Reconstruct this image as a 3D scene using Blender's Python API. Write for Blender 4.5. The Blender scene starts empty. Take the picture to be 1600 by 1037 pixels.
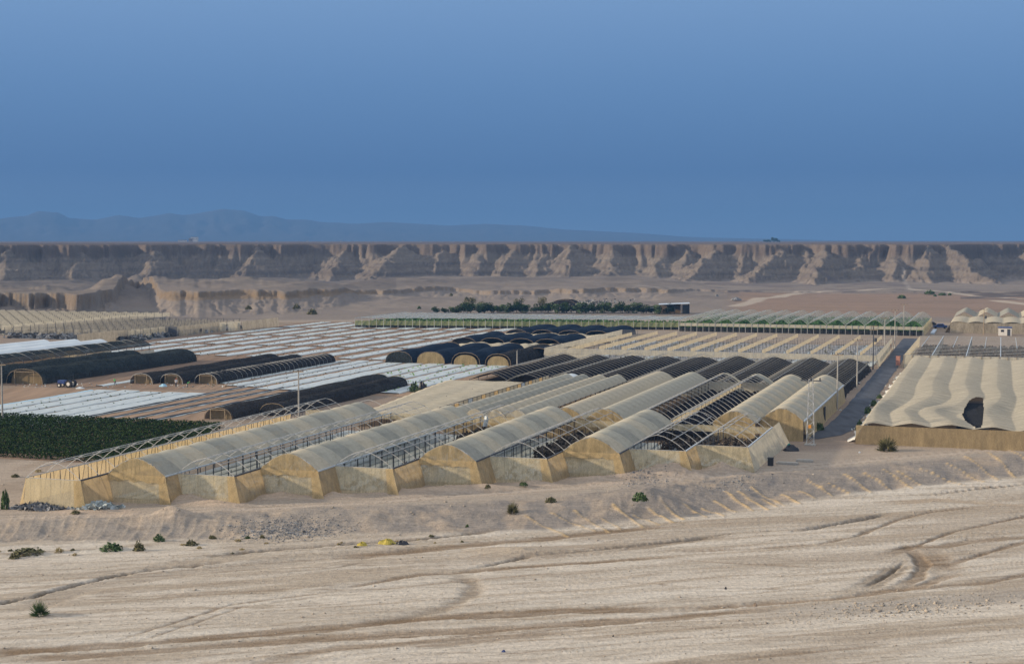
import bpy, math, random
import numpy as np
random.seed(7); R = np.random.default_rng(7)
sc = bpy.context.scene
col = sc.collection
# ------------------------------------------------------------------ camera
F, H, TH, AZ = 2350.0, 30.0, math.atan(142.5/2350), math.radians(18.0)
cd = bpy.data.cameras.new('camera'); cam = bpy.data.objects.new('camera', cd); col.objects.link(cam)
cam.location = (0, 0, H); cam.rotation_euler = (math.radians(90)-TH, 0, 0)
cd.sensor_width = 36; cd.lens = F/1600*36; cd.clip_start = 1; cd.clip_end = 60000
sc.camera = cam
# ------------------------------------------------------------------ sky, sun, exposure
SUN_EL, SUN_AZ = math.radians(17), math.radians(-95)      # azimuth measured clockwise from +Y
w = bpy.data.worlds.new('World'); sc.world = w; w.use_nodes = True
nt = w.node_tree; N = nt.nodes; bg = N['Background']
sky = N.new('ShaderNodeTexSky'); sky.sky_type = 'NISHITA'; sky.sun_disc = False
sky.sun_elevation = SUN_EL; sky.sun_rotation = SUN_AZ; sky.ozone_density = 3; sky.dust_density = 1.0
tc = N.new('ShaderNodeTexCoord'); sx = N.new('ShaderNodeSeparateXYZ'); nt.links.new(tc.outputs['Generated'], sx.inputs[0])
rp = N.new('ShaderNodeValToRGB'); nt.links.new(sx.outputs['Z'], rp.inputs[0])
SKY = [(0.0, (.20, .29, .47)), (.008, (.17, .26, .44)), (.020, (.066, .148, .325)), (.045, (.030, .106, .292)), (.10, (.080, .175, .370)),
       (.16, (.145, .255, .455)), (.30, (.28, .38, .55)), (.55, (.66, .69, .74)), (1.0, (.84, .83, .84))]
el = rp.color_ramp.elements
while len(el) < len(SKY): el.new(.5)
for e, (p, c) in zip(el, SKY): e.position = p; e.color = (*c, 1)
ms = N.new('ShaderNodeMix'); ms.data_type = 'RGBA'; ms.blend_type = 'ADD'; ms.inputs[0].default_value = 1
sc1 = N.new('ShaderNodeMix'); sc1.data_type = 'RGBA'; sc1.blend_type = 'MULTIPLY'; sc1.inputs[0].default_value = 1
sc1.inputs[7].default_value = (.17, .17, .17, 1)
nt.links.new(sky.outputs[0], sc1.inputs[6])
sc2 = N.new('ShaderNodeMix'); sc2.data_type = 'RGBA'; sc2.blend_type = 'MULTIPLY'; sc2.inputs[0].default_value = 1
sc2.inputs[7].default_value = (10, 10, 10, 1)
nt.links.new(rp.outputs[0], sc2.inputs[6])
nt.links.new(sc1.outputs[2], ms.inputs[6]); nt.links.new(sc2.outputs[2], ms.inputs[7])
nt.links.new(ms.outputs[2], bg.inputs[0]); bg.inputs[1].default_value = 0.1
sd = bpy.data.lights.new('sun', 'SUN'); so = bpy.data.objects.new('sun', sd); col.objects.link(so)
sd.energy = 5.0; sd.angle = math.radians(3.0); sd.color = (1, .83, .62)
so.rotation_euler = (math.radians(90)-SUN_EL, 0, math.pi - SUN_AZ)
sc.view_settings.view_transform = 'Standard'; sc.view_settings.look = 'None'
sc.view_settings.gamma = 1; sc.view_settings.exposure = 0.18; sc.view_settings.use_curve_mapping = False
sc.cycles.transparent_max_bounces = 24; sc.cycles.max_bounces = 6; sc.cycles.volume_bounces = 0
# ------------------------------------------------------------------ places: grid (u right along the fronts, v into the distance)
ax, ay = math.sin(AZ), math.cos(AZ)
def G(u, v, z=0.0): return (u*ay+v*ax, -u*ax+v*ay, z)
def at(px, py, z=0.0):                     # a point seen at (px, py) that lies at height z -> world
    dx, dy = (px-800)/F, -(py-518.5)/F
    c, s = math.cos(TH), math.sin(TH)
    t = (z-H)/(-s+dy*c)
    return dx*t, (c+dy*s)*t
def uv(px, py, z=0.0):
    x, y = at(px, py, z); return x*ay-y*ax, x*ax+y*ay
# ------------------------------------------------------------------ materials
def newmat(name):
    m = bpy.data.materials.new(name); m.use_nodes = True
    return m, m.node_tree.nodes, m.node_tree.links, m.node_tree.nodes['Principled BSDF']
def noise(n, l, scale, detail=4, vec=None, rough=.55):
    t = n.new('ShaderNodeTexNoise'); t.inputs['Scale'].default_value = scale; t.inputs['Detail'].default_value = detail
    t.inputs['Roughness'].default_value = rough
    if vec is not None: l.new(vec, t.inputs['Vector'])
    return t
def mapping(n, l, scale, rz=0, kind='Object'):
    c = n.new('ShaderNodeTexCoord'); m = n.new('ShaderNodeMapping'); l.new(c.outputs[kind], m.inputs[0])
    m.inputs['Scale'].default_value = scale; m.inputs['Rotation'].default_value = (0, 0, rz)
    return m.outputs[0]
def ramp2(n, l, src, lo, hi, a, b):
    r = n.new('ShaderNodeMapRange'); l.new(src, r.inputs[0])
    r.inputs[1].default_value = lo; r.inputs[2].default_value = hi; r.inputs[3].default_value = a; r.inputs[4].default_value = b
    return r.outputs[0]
def solid(name, c, rough=.8, var=.25, scale=1.5, metal=0, spec=.3, stretch=(1, 1, 1), bump=0):
    m, n, l, b = newmat(name)
    t = noise(n, l, scale, 5, mapping(n, l, stretch))
    mx = n.new('ShaderNodeMix'); mx.data_type = 'RGBA'
    l.new(ramp2(n, l, t.outputs[0], .3, .7, 0, 1), mx.inputs[0])
    mx.inputs[6].default_value = (*[x*(1-var) for x in c], 1); mx.inputs[7].default_value = (*[min(1, x*(1+var)) for x in c], 1)
    l.new(mx.outputs[2], b.inputs['Base Color'])
    b.inputs['Roughness'].default_value = rough; b.inputs['Metallic'].default_value = metal
    b.inputs['Specular IOR Level'].default_value = spec
    if bump:
        bp = n.new('ShaderNodeBump'); bp.inputs['Strength'].default_value = bump; bp.inputs['Distance'].default_value = .2
        l.new(t.outputs[0], bp.inputs['Height']); l.new(bp.outputs[0], b.inputs['Normal'])
    return m
def net(name, c, alpha, trans=.35, var=.22, scale=.6, stretch=(1, 1, .25), avar=.1):
    """woven shade net: part see-through, part lit from behind"""
    m, n, l, b = newmat(name); n.remove(b); out = n['Material Output']
    t = noise(n, l, scale, 5, mapping(n, l, stretch)); t2 = noise(n, l, scale*7, 3, mapping(n, l, stretch))
    ad = n.new('ShaderNodeMath'); ad.operation = 'ADD'; l.new(t.outputs[0], ad.inputs[0]); l.new(t2.outputs[0], ad.inputs[1])
    f = ramp2(n, l, ad.outputs[0], .75, 1.25, 0, 1)
    mx = n.new('ShaderNodeMix'); mx.data_type = 'RGBA'; l.new(f, mx.inputs[0])
    mx.inputs[6].default_value = (*[x*(1-var) for x in c], 1); mx.inputs[7].default_value = (*[min(1, x*(1+var)) for x in c], 1)
    d = n.new('ShaderNodeBsdfDiffuse'); tr = n.new('ShaderNodeBsdfTranslucent'); tp = n.new('ShaderNodeBsdfTransparent')
    l.new(mx.outputs[2], d.inputs[0]); l.new(mx.outputs[2], tr.inputs[0])
    a = n.new('ShaderNodeMixShader'); a.inputs[0].default_value = trans; l.new(d.outputs[0], a.inputs[1]); l.new(tr.outputs[0], a.inputs[2])
    k = n.new('ShaderNodeMixShader'); l.new(ramp2(n, l, ad.outputs[0], .75, 1.25, alpha-avar, min(1, alpha+avar)), k.inputs[0])
    l.new(tp.outputs[0], k.inputs[1]); l.new(a.outputs[0], k.inputs[2]); l.new(k.outputs[0], out.inputs[0])
    return m
M = {}
M['steel'] = solid('galvanised_steel', (.46, .46, .44), .5, .15, 3, .3)
M['steel_dark'] = solid('dark_post_steel', (.07, .075, .085), .6, .3, 3, .2)
M['hoop_grey'] = solid('weathered_hoop', (.24, .24, .22), .7, .2, 3)
M['wood'] = solid('weathered_wood', (.30, .23, .15), .85, .3, 4)
M['concrete'] = solid('pole_concrete', (.36, .34, .30), .85, .15, 3)
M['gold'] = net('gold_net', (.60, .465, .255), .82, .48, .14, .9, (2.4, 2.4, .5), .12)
M['gold_dark'] = net('gold_net_dark', (.42, .32, .185), .90, .42, .14, .9, (2.2, 2.2, .5), .08)  # darker copy of gold; shade of the right-facing side walls is in its colour
M['pale'] = net('pale_wall_net', (.68, .575, .37), .76, .46, .12, .8, (3, 3, .35), .14)
M['cream'] = net('cream_net', (.56, .51, .395), .93, .3, .10)
M['gold_cream'] = net('golden_cream_net', (.55, .46, .30), .95, .4, .12)
M['litter'] = solid('grey_litter', (.24, .24, .24), .9, .18, 1.3)
M['veil_tan'] = net('tan_open_net', (.40, .36, .28), .55, .3, avar=.15)
M['tan_net'] = net('tan_wall_net', (.38, .33, .25), .92, .3)
M['drape'] = net('draped_cream_net', (.49, .445, .35), .93, .28, .20, .9, (.35, 2.2, 1), .04)
M['black_low'] = net('black_low_net', (.017, .017, .020), .97, .05, .35, .4, (1, 1, 1), .02)
M['olive_net'] = net('olive_net', (.32, .33, .16), .9, .3)
M['roof_a'] = net('beige_roof_net', (.40, .38, .31), .96, .15, .10, .35, (1, 1, 1), .03)
M['roof_b'] = net('beige_roof_net_grey', (.31, .305, .26), .95, .15, .10, .35, (1, 1, 1), .03)
M['roof_c'] = net('beige_roof_net_warm', (.47, .42, .32), .96, .15, .10, .35, (1, 1, 1), .03)
M['black'] = net('black_shade_net', (.034, .034, .035), .88, .1, .35, .4, (1, 1, 1), .05)
M['blue'] = net('blue_black_shade_net', (.020, .030, .048), .97, .1, .3, .4, (1, .3, 1), .02)
M['green'] = net('dark_green_shade_net', (.035, .042, .042), .88, .15, .35, .4, (1, 1, 1), .08)
M['white'] = solid('white_plastic_sheet', (.62, .66, .66), .45, .12, .7, 0, .4, (1, .2, 1))
M['mulch'] = solid('white_mulch_film', (.43, .475, .475), .5, .18, 1.3, 0, .35, (1.6, .35, 1), .25)
M['mulch_grey'] = solid('dusty_mulch_film', (.42, .46, .45), .6, .3, 1.1, 0, .3, (1.6, .5, 1), .3)
M['film_blue'] = solid('pale_blue_film', (.36, .58, .70), .5, .1, 1)
M['black_film'] = solid('black_plastic_film', (.018, .019, .025), .45, .4, 2, 0, .5)
M['soil'] = solid('tilled_soil', (.265, .185, .125), .95, .22, .35, 0, .1, (2.2, .12, 1), .4)
M['soil_dark'] = solid('tilled_soil_brown', (.21, .145, .10), .95, .25, .4, 0, .1, (2.4, .10, 1), .4)
M['asphalt'] = solid('old_asphalt', (.062, .070, .086), .9, .35, .5, 0, .2, (1, .25, 1))
M['leaf'] = solid('leaf_dark_green', (.032, .056, .014), .9, .5, 1.2, spec=.08)
M['leaf_mid'] = solid('leaf_mid_green', (.065, .105, .030), .6, .4, 1.5)
M['leaf_crop'] = solid('crop_green', (.07, .16, .04), .7, .4, 1.5)
M['leaf_bright'] = solid('leaf_bright_green', (.16, .30, .05), .6, .3, 1.5)
M['leaf_olive'] = solid('leaf_olive', (.13, .12, .05), .7, .35, 1.5)
M['leaf_dry'] = solid('dry_stems', (.33, .26, .12), .8, .3, 1.5)
M['dead'] = solid('dead_vines', (.085, .066, .048), .9, .5, 1.2)
M['bark'] = solid('bark', (.12, .09, .06), .9, .3, 3)
M['stone'] = solid('pale_stone', (.34, .29, .23), .9, .35, .9)
M['rubble'] = solid('grey_rubble', (.20, .20, .20), .9, .6, 1.6)
M['yellow'] = solid('yellow_sheet', (.45, .36, .07), .7, .2, 1)
M['wall_white'] = solid('painted_wall', (.66, .62, .55), .7, .08, 1)
M['pit'] = solid('gap_shade_black', (.010, .011, .014), 1, .2, 2, 0, 0)
M['dark'] = solid('dark_opening', (.03, .032, .035), .7, .2, 2)
M['tin'] = solid('pale_tin', (.50, .55, .58), .4, .12, 1, .2)
M['tan'] = solid('tan_wall', (.33, .25, .18), .8, .15, 1)
M['blue_paint'] = solid('blue_paint', (.02, .05, .18), .4, .2, 2, 0, .5)
M['rubber'] = solid('tyre_rubber', (.02, .02, .02), .8, .2, 2)
M['rust'] = solid('faded_red_board', (.42, .20, .15), .8, .3, 2)
M['orange'] = solid('orange_box_paint', (.60, .25, .03), .6, .1, 2)
M['red'] = solid('red_cloth', (.45, .05, .03), .7, .2, 2)
M['shirt_white'] = solid('white_cloth', (.75, .75, .75), .8, .05, 2)
M['shirt_green'] = solid('green_cloth', (.08, .42, .12), .8, .1, 2)
M['trousers'] = solid('dark_cloth', (.04, .045, .06), .8, .1, 2)
M['skin'] = solid('skin', (.25, .14, .09), .6, .05, 2)
M['teal'] = solid('teal_plastic', (.03, .28, .25), .4, .1, 2)
# ------------------------------------------------------------------ building helpers
def mesh_of(name, V, Fc, mats=(), smooth=False, uvgrid=None):
    me = bpy.data.meshes.new(name)
    me.from_pydata([tuple(map(float, p)) for p in V], [], Fc)
    for m in mats: me.materials.append(M[m] if isinstance(m, str) else m)
    if smooth: me.shade_smooth()
    me.update(); return me
def mesh_np(name, V, Q, mat, smooth=False):
    """fast quads mesh from numpy arrays"""
    me = bpy.data.meshes.new(name); V = np.asarray(V, np.float32); Q = np.asarray(Q, np.int32)
    me.vertices.add(len(V)); me.vertices.foreach_set('co', V.ravel())
    k = Q.shape[1]
    me.loops.add(Q.size); me.loops.foreach_set('vertex_index', Q.ravel())
    me.polygons.add(len(Q)); me.polygons.foreach_set('loop_start', np.arange(len(Q), dtype=np.int32)*k)
    me.update(calc_edges=True)
    if smooth: me.polygons.foreach_set('use_smooth', np.ones(len(Q), bool))
    if mat: me.materials.append(M[mat] if isinstance(mat, str) else mat)
    me.validate(); return me
class MB:
    def __init__(s): s.V = []; s.F = []
    def box(s, x0, x1, y0, y1, z0, z1):
        i = len(s.V)
        s.V += [(x, y, z) for z in (z0, z1) for x, y in ((x0, y0), (x1, y0), (x1, y1), (x0, y1))]
        s.F += [(i, i+3, i+2, i+1), (i+4, i+5, i+6, i+7)] + [(i+a, i+(a+1) % 4, i+4+(a+1) % 4, i+4+a) for a in range(4)]
        return s
    def tube(s, P, r, n=4, r1=None):
        P = [np.array(p, float) for p in P]; i0 = len(s.V)
        for k, p in enumerate(P):
            d = P[min(k+1, len(P)-1)]-P[max(k-1, 0)]; d /= (np.linalg.norm(d)+1e-9)
            a = np.cross(d, (0, 0, 1)) if abs(d[2]) < .9 else np.cross(d, (1, 0, 0)); a /= np.linalg.norm(a); b = np.cross(d, a)
            rr = r if r1 is None else r+(r1-r)*k/(len(P)-1)
            for j in range(n):
                t = 2*math.pi*(j+.5)/n; s.V.append(tuple(p+rr*(a*math.cos(t)+b*math.sin(t))))
        for k in range(len(P)-1):
            for j in range(n):
                q = i0+k*n; s.F.append((q+j, q+(j+1) % n, q+n+(j+1) % n, q+n+j))
        s.F.append(tuple(i0+j for j in range(n))[::-1]); q = i0+(len(P)-1)*n; s.F.append(tuple(q+j for j in range(n)))
        return s
    def grid(s, fn, nu, nv, skip=None):
        i0 = len(s.V)
        for a in range(nu+1):
            for b in range(nv+1): s.V.append(tuple(fn(a/nu, b/nv)))
        for a in range(nu):
            for b in range(nv):
                q = i0+a*(nv+1)+b
                if skip and skip(s.V[q]): continue
                s.F.append((q, q+nv+1, q+nv+2, q+1))
        return s
    def mesh(s, name, mat, smooth=False): return mesh_of(name, s.V, s.F, (mat,) if mat else (), smooth)
def tag(o, label=None, cat=None, group=None, kind=None):
    if label: o['label'] = label
    if cat: o['category'] = cat
    if group: o['group'] = group
    if kind: o['kind'] = kind
    return o
def thing(name, label, cat, u, v, z=0.0, group=None, rz=None):
    o = bpy.data.objects.new(name, None); col.objects.link(o); o.empty_display_size = .5
    o.location = G(u, v, z); o.rotation_euler = (0, 0, -AZ if rz is None else rz)
    return tag(o, label, cat, group)
def part(name, me, parent=None, loc=(0, 0, 0), rz=0.0, scale=None, stuff=False):
    o = bpy.data.objects.new(name, me); col.objects.link(o)
    o.parent = parent; o.location = loc; o.rotation_euler = (0, 0, rz)
    if scale: o.scale = scale
    if stuff: o['kind'] = 'stuff'
    return o
def single(name, me, label, cat, u, v, z=0.0, group=None, kind=None, rz=None, scale=None):
    o = bpy.data.objects.new(name, me); col.objects.link(o)
    o.location = G(u, v, z); o.rotation_euler = (0, 0, -AZ if rz is None else rz)
    if scale: o.scale = scale
    return tag(o, label, cat, group, kind)
def fbm(x, y, seed=0, oct=4, gain=.5):
    """value noise on arrays"""
    x = np.asarray(x, float); y = np.asarray(y, float); out = np.zeros(np.broadcast(x, y).shape); a = 1; tot = 0
    for o in range(oct):
        xi = np.floor(x).astype(np.int64); yi = np.floor(y).astype(np.int64); fx = x-xi; fy = y-yi
        fx = fx*fx*(3-2*fx); fy = fy*fy*(3-2*fy)
        def h(i, j):
            n = (i*374761393+j*668265263+(seed+o*17)*1442695041) & 0xffffffff
            n = ((n ^ (n >> 13))*1274126177) & 0xffffffff
            return ((n ^ (n >> 16)) & 0xffff)/65535.0
        v = (h(xi, yi)*(1-fx)+h(xi+1, yi)*fx)*(1-fy)+(h(xi, yi+1)*(1-fx)+h(xi+1, yi+1)*fx)*fy
        out = out+a*v; tot += a; a *= gain; x = x*2.03+11.7; y = y*2.03+5.3
    return out/tot
def sm(t): t = np.clip(t, 0, 1); return t*t*(3-2*t)
def colr(px, py, z=0):                      # traced point -> (column, range)
    x, y = at(px, py, z); return 800+F*x/y, math.hypot(x, y)
def curve(C, pts, z):
    q = np.array([colr(*p, z) for p in pts]); i = np.argsort(q[:, 0]); return np.interp(C, q[i, 0], q[i, 1])
# ================================================================== GROUND
ZB = 1.0
cols = np.concatenate([np.tan(np.linspace(math.radians(-72), math.radians(-22.8), 26))*F+800, np.arange(-180, 1782, 2.0),
                       np.tan(np.linspace(math.radians(22.9), math.radians(72), 26))*F+800])
dep = np.concatenate([np.array([6000, 3500, 2200, 1500, 1100, 900, 780]), np.arange(700, 376, -1.2), np.arange(375, 292, -1.7)])
r_near = H/dep*F
r_farm = np.arange(r_near[-1]+3, 552, 9.0)
r_back = np.arange(556, 1480, 2.3)
r_far = np.geomspace(1500, 14000, 40)
rr = np.concatenate([r_near, r_farm, r_back, r_far])
C, RR = np.meshgrid(cols, rr)                # rows: range, columns: direction
AZM = np.arctan((C-800)/F); X = RR*np.sin(AZM); Y = RR*np.cos(AZM)
U = X*ay-Y*ax; V = X*ax+Y*ay
Z = np.zeros_like(X); COL = np.zeros(X.shape+(3,))
def put(mask, c):
    global COL
    mask = np.clip(mask, 0, 1)[..., None]; COL = COL*(1-mask)+np.array(c)*mask
COL[:] = (.365, .300, .235)
# bank and river bed
top = [(-300, 816), (0, 813), (120, 806), (240, 803), (420, 795), (560, 792), (720, 786), (880, 777), (1000, 762), (1200, 740), (1400, 724), (1600, 708), (1900, 690)]
toe = [(-300, 848), (0, 848), (240, 846), (430, 838), (530, 836), (740, 833), (850, 830), (1060, 809), (1150, 799), (1280, 779), (1440, 759), (1600, 744), (1900, 725)]
rt, rb = curve(C, top, 0), curve(C, toe, -ZB)
t = (rt-RR)/(rt-rb); near = RR < 330
gul = fbm(X/4, Y/4, 5)
ts = np.clip(t+(gul-.5)*.5*(t > 0)*(t < 1), -1, 1.5)
Z = np.where(near, -ZB*sm(ts), 0.0)
bank = sm((t+.10)/.15)*(1-sm((t-.92)/.16))*near
bed = sm((t-.88)/.2)*near
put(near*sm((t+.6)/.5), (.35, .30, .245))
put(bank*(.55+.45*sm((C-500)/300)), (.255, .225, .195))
put(bank*sm((fbm(C/30, RR/5, 9)-.52)*6)*.6, (.40, .32, .24))
put(bed, (.53, .47, .39))
# flow direction of the dry bed
fx, fy = np.array(at(1600, 850, -ZB))-np.array(at(0, 965, -ZB)); fl = math.hypot(fx, fy); fx /= fl; fy /= fl
S1 = X*fx+Y*fy; S2 = -X*fy+Y*fx
WARP = fbm(S1/30, S2/8, 21)*5
st = fbm(S1/24, (S2+WARP)/1.3, 31, 6, .6); st2 = fbm(S1/6, (S2+WARP)/.35, 33, 5, .6); st3 = fbm(S1/60, (S2+WARP)/5, 35, 3)
put(bed*sm((st3-.47)*7)*.6, (.40, .345, .275)); put(bed*sm((fbm(S1/35, S2/7, 36, 4)-.52)*9)*.6, (.34, .28, .215)); put(bed*sm((.44-fbm(S1/25, S2/6, 37, 4))*9)*.5, (.62, .57, .49))
put(bed*sm((st-.50)*8)*.6, (.355, .29, .215))
put(bed*sm((.45-st)*8)*.45, (.57, .515, .43))
put(bed*sm((st2-.56)*8)*.4, (.30, .24, .18))
Z += bed*((st-.5)*.16+(st2-.5)*.16)+near*(1-bed)*sm((t+.3)/.3)*(fbm(X/2.2, Y/2.2, 41)-.5)*.45
Z += bank*(fbm(X/4, Y/4, 44)-.5)*.45
zone = near & (RR > 90) & (C > -250) & (C < 1850); zi = np.where(zone); zx, zy = X[zi], Y[zi]
jit = (fbm(zx/3, zy/3, 51, 3)-.5)*1.5+(fbm(zx/.7, zy/.7, 52, 2)-.5)*.6
brk = .45+1.1*fbm((zx*fx+zy*fy)/4, (-zx*fy+zy*fx)/.5, 53, 4)
def trace(pts, z, wdt, c, strength, cut=0.0, edge=.5):
    """a rut, channel or furrow along a traced line: colour of its gravel or of ditch shadow, and depth"""
    P = np.array([at(*p, z) for p in pts]); mg_ = wdt*2+2.5
    k = np.where((zx > P[:, 0].min()-mg_) & (zx < P[:, 0].max()+mg_) & (zy > P[:, 1].min()-mg_) & (zy < P[:, 1].max()+mg_))[0]
    if not len(k): return
    qx, qy = zx[k], zy[k]; best = np.full(qx.shape, 1e9)
    for a, b in zip(P[:-1], P[1:]):
        d = b-a; L = d@d; tt = np.clip(((qx-a[0])*d[0]+(qy-a[1])*d[1])/L, 0, 1)
        best = np.minimum(best, np.hypot(qx-a[0]-tt*d[0], qy-a[1]-tt*d[1]))
    e0, e1 = np.hypot(qx-P[0][0], qy-P[0][1]), np.hypot(qx-P[-1][0], qy-P[-1][1]); fade = np.clip(np.minimum(e0, e1)/4+.15, 0, 1)
    best = best+jit[k]*min(1, wdt)*.6
    m = sm((wdt-best)/(wdt*edge+.05))*(fade if cut >= 0 else 1)
    ii, jj = zi[0][k], zi[1][k]; mm = np.clip(m*strength*np.clip(brk[k], 0, 1.2), 0, 1)[:, None]
    COL[ii, jj] = COL[ii, jj]*(1-mm)+np.array(c)*mm
    if cut: Z[ii, jj] -= m*cut*(.55 if cut > 0 else 1)
BR, DK, GV = (.215, .155, .10), (.15, .115, .08), (.27, .22, .165)
tr = lambda pts, wd, c, s, cut=0, **k: trace(pts, -ZB, wd, c, s, cut, **k)
tr([(-60, 905), (0, 902), (130, 897), (232, 889), (320, 873), (420, 862)], 1.5, (.37, .31, .24), .7, .12)
tr([(0, 950), (53, 943), (132, 917), (232, 900), (364, 885), (530, 868), (700, 858)], 2.4, (.36, .305, .24), .8, .25)
tr([(-60, 945), (0, 941), (53, 931), (80, 922), (132, 909), (179, 898), (232, 889), (298, 883), (364, 876)], .45, DK, .85, .45)
tr([(315, 869), (397, 860), (530, 850), (662, 841), (775, 828)], .7, DK, .9, .45)
tr([(530, 869), (696, 854), (861, 840), (1060, 818)], 1.3, BR, .8, .2)
tr([(182, 1000), (281, 969), (364, 942), (530, 922)], .35, BR, .6, .15); tr([(210, 1003), (300, 974), (380, 946), (530, 926)], .3, BR, .5, .12)
tr([(530, 919), (656, 897), (715, 894), (828, 884), (1060, 869)], .55, BR, .8, .2)
tr([(690, 894), (715, 899), (742, 912), (735, 929), (695, 949), (629, 965), (560, 978)], 1.5, GV, .8, .25, edge=.9)
tr([(729, 889), (828, 869), (927, 859), (1060, 843), (1140, 836)], .5, DK, .75, .35)
tr([(940, 862), (1060, 846), (1150, 836)], .8, GV, .7, .2)
tr([(-60, 1022), (0, 1018), (199, 1005), (331, 995), (530, 979), (662, 964), (795, 957), (894, 952), (1060, 951)], 1.25, BR, .85, .2)
tr([(0, 1030), (199, 1018), (400, 1003), (530, 995), (729, 985), (861, 975), (1060, 963), (1198, 948)], 1.3, BR, .75, .18)
tr([(364, 1045), (530, 1010), (702, 1002), (900, 985)], 1.1, BR, .55, .12)
tr([(1060, 953), (1198, 941), (1301, 935), (1363, 926), (1438, 914), (1490, 895)], .75, (.27, .20, .135), .9, .3)
tr([(1490, 914), (1545, 909), (1600, 897), (1680, 880)], .7, BR, .7, .2); tr([(1415, 922), (1490, 912), (1545, 908)], .5, BR, .6, .15)
tr([(1340, 921), (1377, 903), (1414, 878)], 1.3, GV, .8, .2); tr([(1352, 915), (1385, 897), (1414, 876)], .3, DK, .9, .35)
tr([(1404, 917), (1435, 900), (1444, 880), (1425, 857)], .9, BR, .75, .3)
tr([(1387, 866), (1421, 852), (1473, 852), (1507, 845), (1600, 838), (1700, 833)], 1.1, BR, .85, .25)
tr([(1440, 860), (1462, 873), (1480, 893)], 2.6, BR, .85, .3, edge=.8)
tr([(1476, 882), (1524, 868), (1600, 846), (1700, 825)], .6, BR, .8, .25)
tr([(1383, 859), (1438, 849), (1490, 830), (1600, 806), (1700, 790)], .45, BR, .8, .25)
tr([(1060, 862), (1198, 855), (1280, 849), (1335, 838), (1404, 811), (1456, 799), (1542, 790)], .45, BR, .7, .22)
tr([(1246, 829), (1301, 819), (1394, 802)], .7, DK, .9, .7); tr([(1060, 843), (1150, 832), (1246, 826)], .35, DK, .7, .3)  # first trace: the ditch's shadow painted dark, besides the cut
tr([(1445, 773), (1520, 764), (1600, 756), (1700, 745)], .4, DK, .8, .4)
tr([(1380, 786), (1460, 780), (1600, 790), (1700, 792)], 1.3, (.37, .295, .215), .8, .15)
tr([(1250, 958), (1330, 950), (1450, 940), (1640, 925)], 3.2, (.36, .325, .28), .75, 0, edge=1)
tr([(1030, 872), (1160, 880), (1300, 886)], .35, BR, .45, .1); tr([(950, 905), (1100, 918), (1300, 920)], .3, BR, .35, .1)
tr([(800, 1020), (1060, 995), (1350, 990), (1640, 960)], .3, BR, .35, .1); tr([(1000, 1045), (1300, 1015), (1640, 990)], .35, BR, .3, .1)
for k in range(150):                                        # short dark dashes left by running water
    x0, y0 = random.uniform(-80, 1640), random.uniform(848, 1040); L = random.uniform(15, 110); s = -random.uniform(.02, .16)
    tr([(x0, y0), (x0+L*.5, y0+L*.5*s+random.uniform(-1.5, 1.5)), (x0+L, y0+L*s)], random.uniform(.10, .45), (.30, .235, .165) if k % 3 else DK, random.uniform(.4, .8), .06, edge=.8)
for k in range(36):                                         # fine wheel and water lines
    y0 = 865+k*7; x0 = random.uniform(-100, 1100); L = random.uniform(150, 600); s = -random.uniform(.02, .13)
    tr([(x0, y0), (x0+L*.5, y0+L*.5*s+random.uniform(-4, 4)), (x0+L, y0+L*s)], random.uniform(.14, .3), BR, random.uniform(.3, .6), .08)
# furrows pushed down the bank, ochre sand on their crests
fur = [((821, 806), (888, 830)), ((862, 803), (930, 822)), ((898, 800), (951, 823)), ((957, 792), (1004, 815)), ((990, 800), (1030, 812)), ((1013, 793), (1052, 809)), ((1030, 786), (1068, 804)),
       ((1067, 785), (1105, 801)), ((1098, 787), (1132, 799)), ((1132, 769), (1178, 792)), ((1153, 769), (1201, 790)), ((1174, 763), (1228, 784)), ((1222, 768), (1250, 780)),
       ((1246, 763), (1275, 773)), ((1262, 752), (1300, 768)), ((1290, 755), (1330, 766)), ((1320, 745), (1360, 762)), ((1350, 742), (1392, 757)), ((1380, 738), (1425, 756)),
       ((1400, 738), (1440, 752)), ((1438, 735), (1507, 752)), ((1480, 728), (1538, 747)), ((1507, 718), (1559, 744)), ((1542, 711), (1587, 740)), ((1575, 708), (1625, 732)), ((1610, 702), (1660, 725)),
       ((1190, 775), (1215, 785)), ((940, 806), (970, 818)), ((1115, 778), (1150, 793))]
for a, b in fur:
    trace([a, ((a[0]+b[0])/2+2, (a[1]+b[1])/2), b], -.5, .34, (.60, .42, .21), .85, -.13, edge=1)
for k in range(30):                                         # harrow marks on the left part of the bank
    x0 = 10+k*17; trace([(x0+12, 812), (x0+3, 826), (x0-14, 838)], -.5, .3, (.40, .33, .25), .3, -.05, edge=1)
# the dirt track in front of the net houses and its ruts
TK = [(-200, 822), (0, 810), (265, 799), (530, 787), (700, 775), (880, 762), (1000, 753), (1200, 737), (1345, 720), (1600, 698), (1800, 684)]
trace(TK, 0, 2.2, (.43, .36, .29), .8, .10, edge=.7)
trace([(x, y-2) for x, y in TK], 0, .35, (.33, .27, .21), .8, .12); trace([(x, y+2.5) for x, y in TK], 0, .35, (.33, .27, .21), .8, .12)
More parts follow.
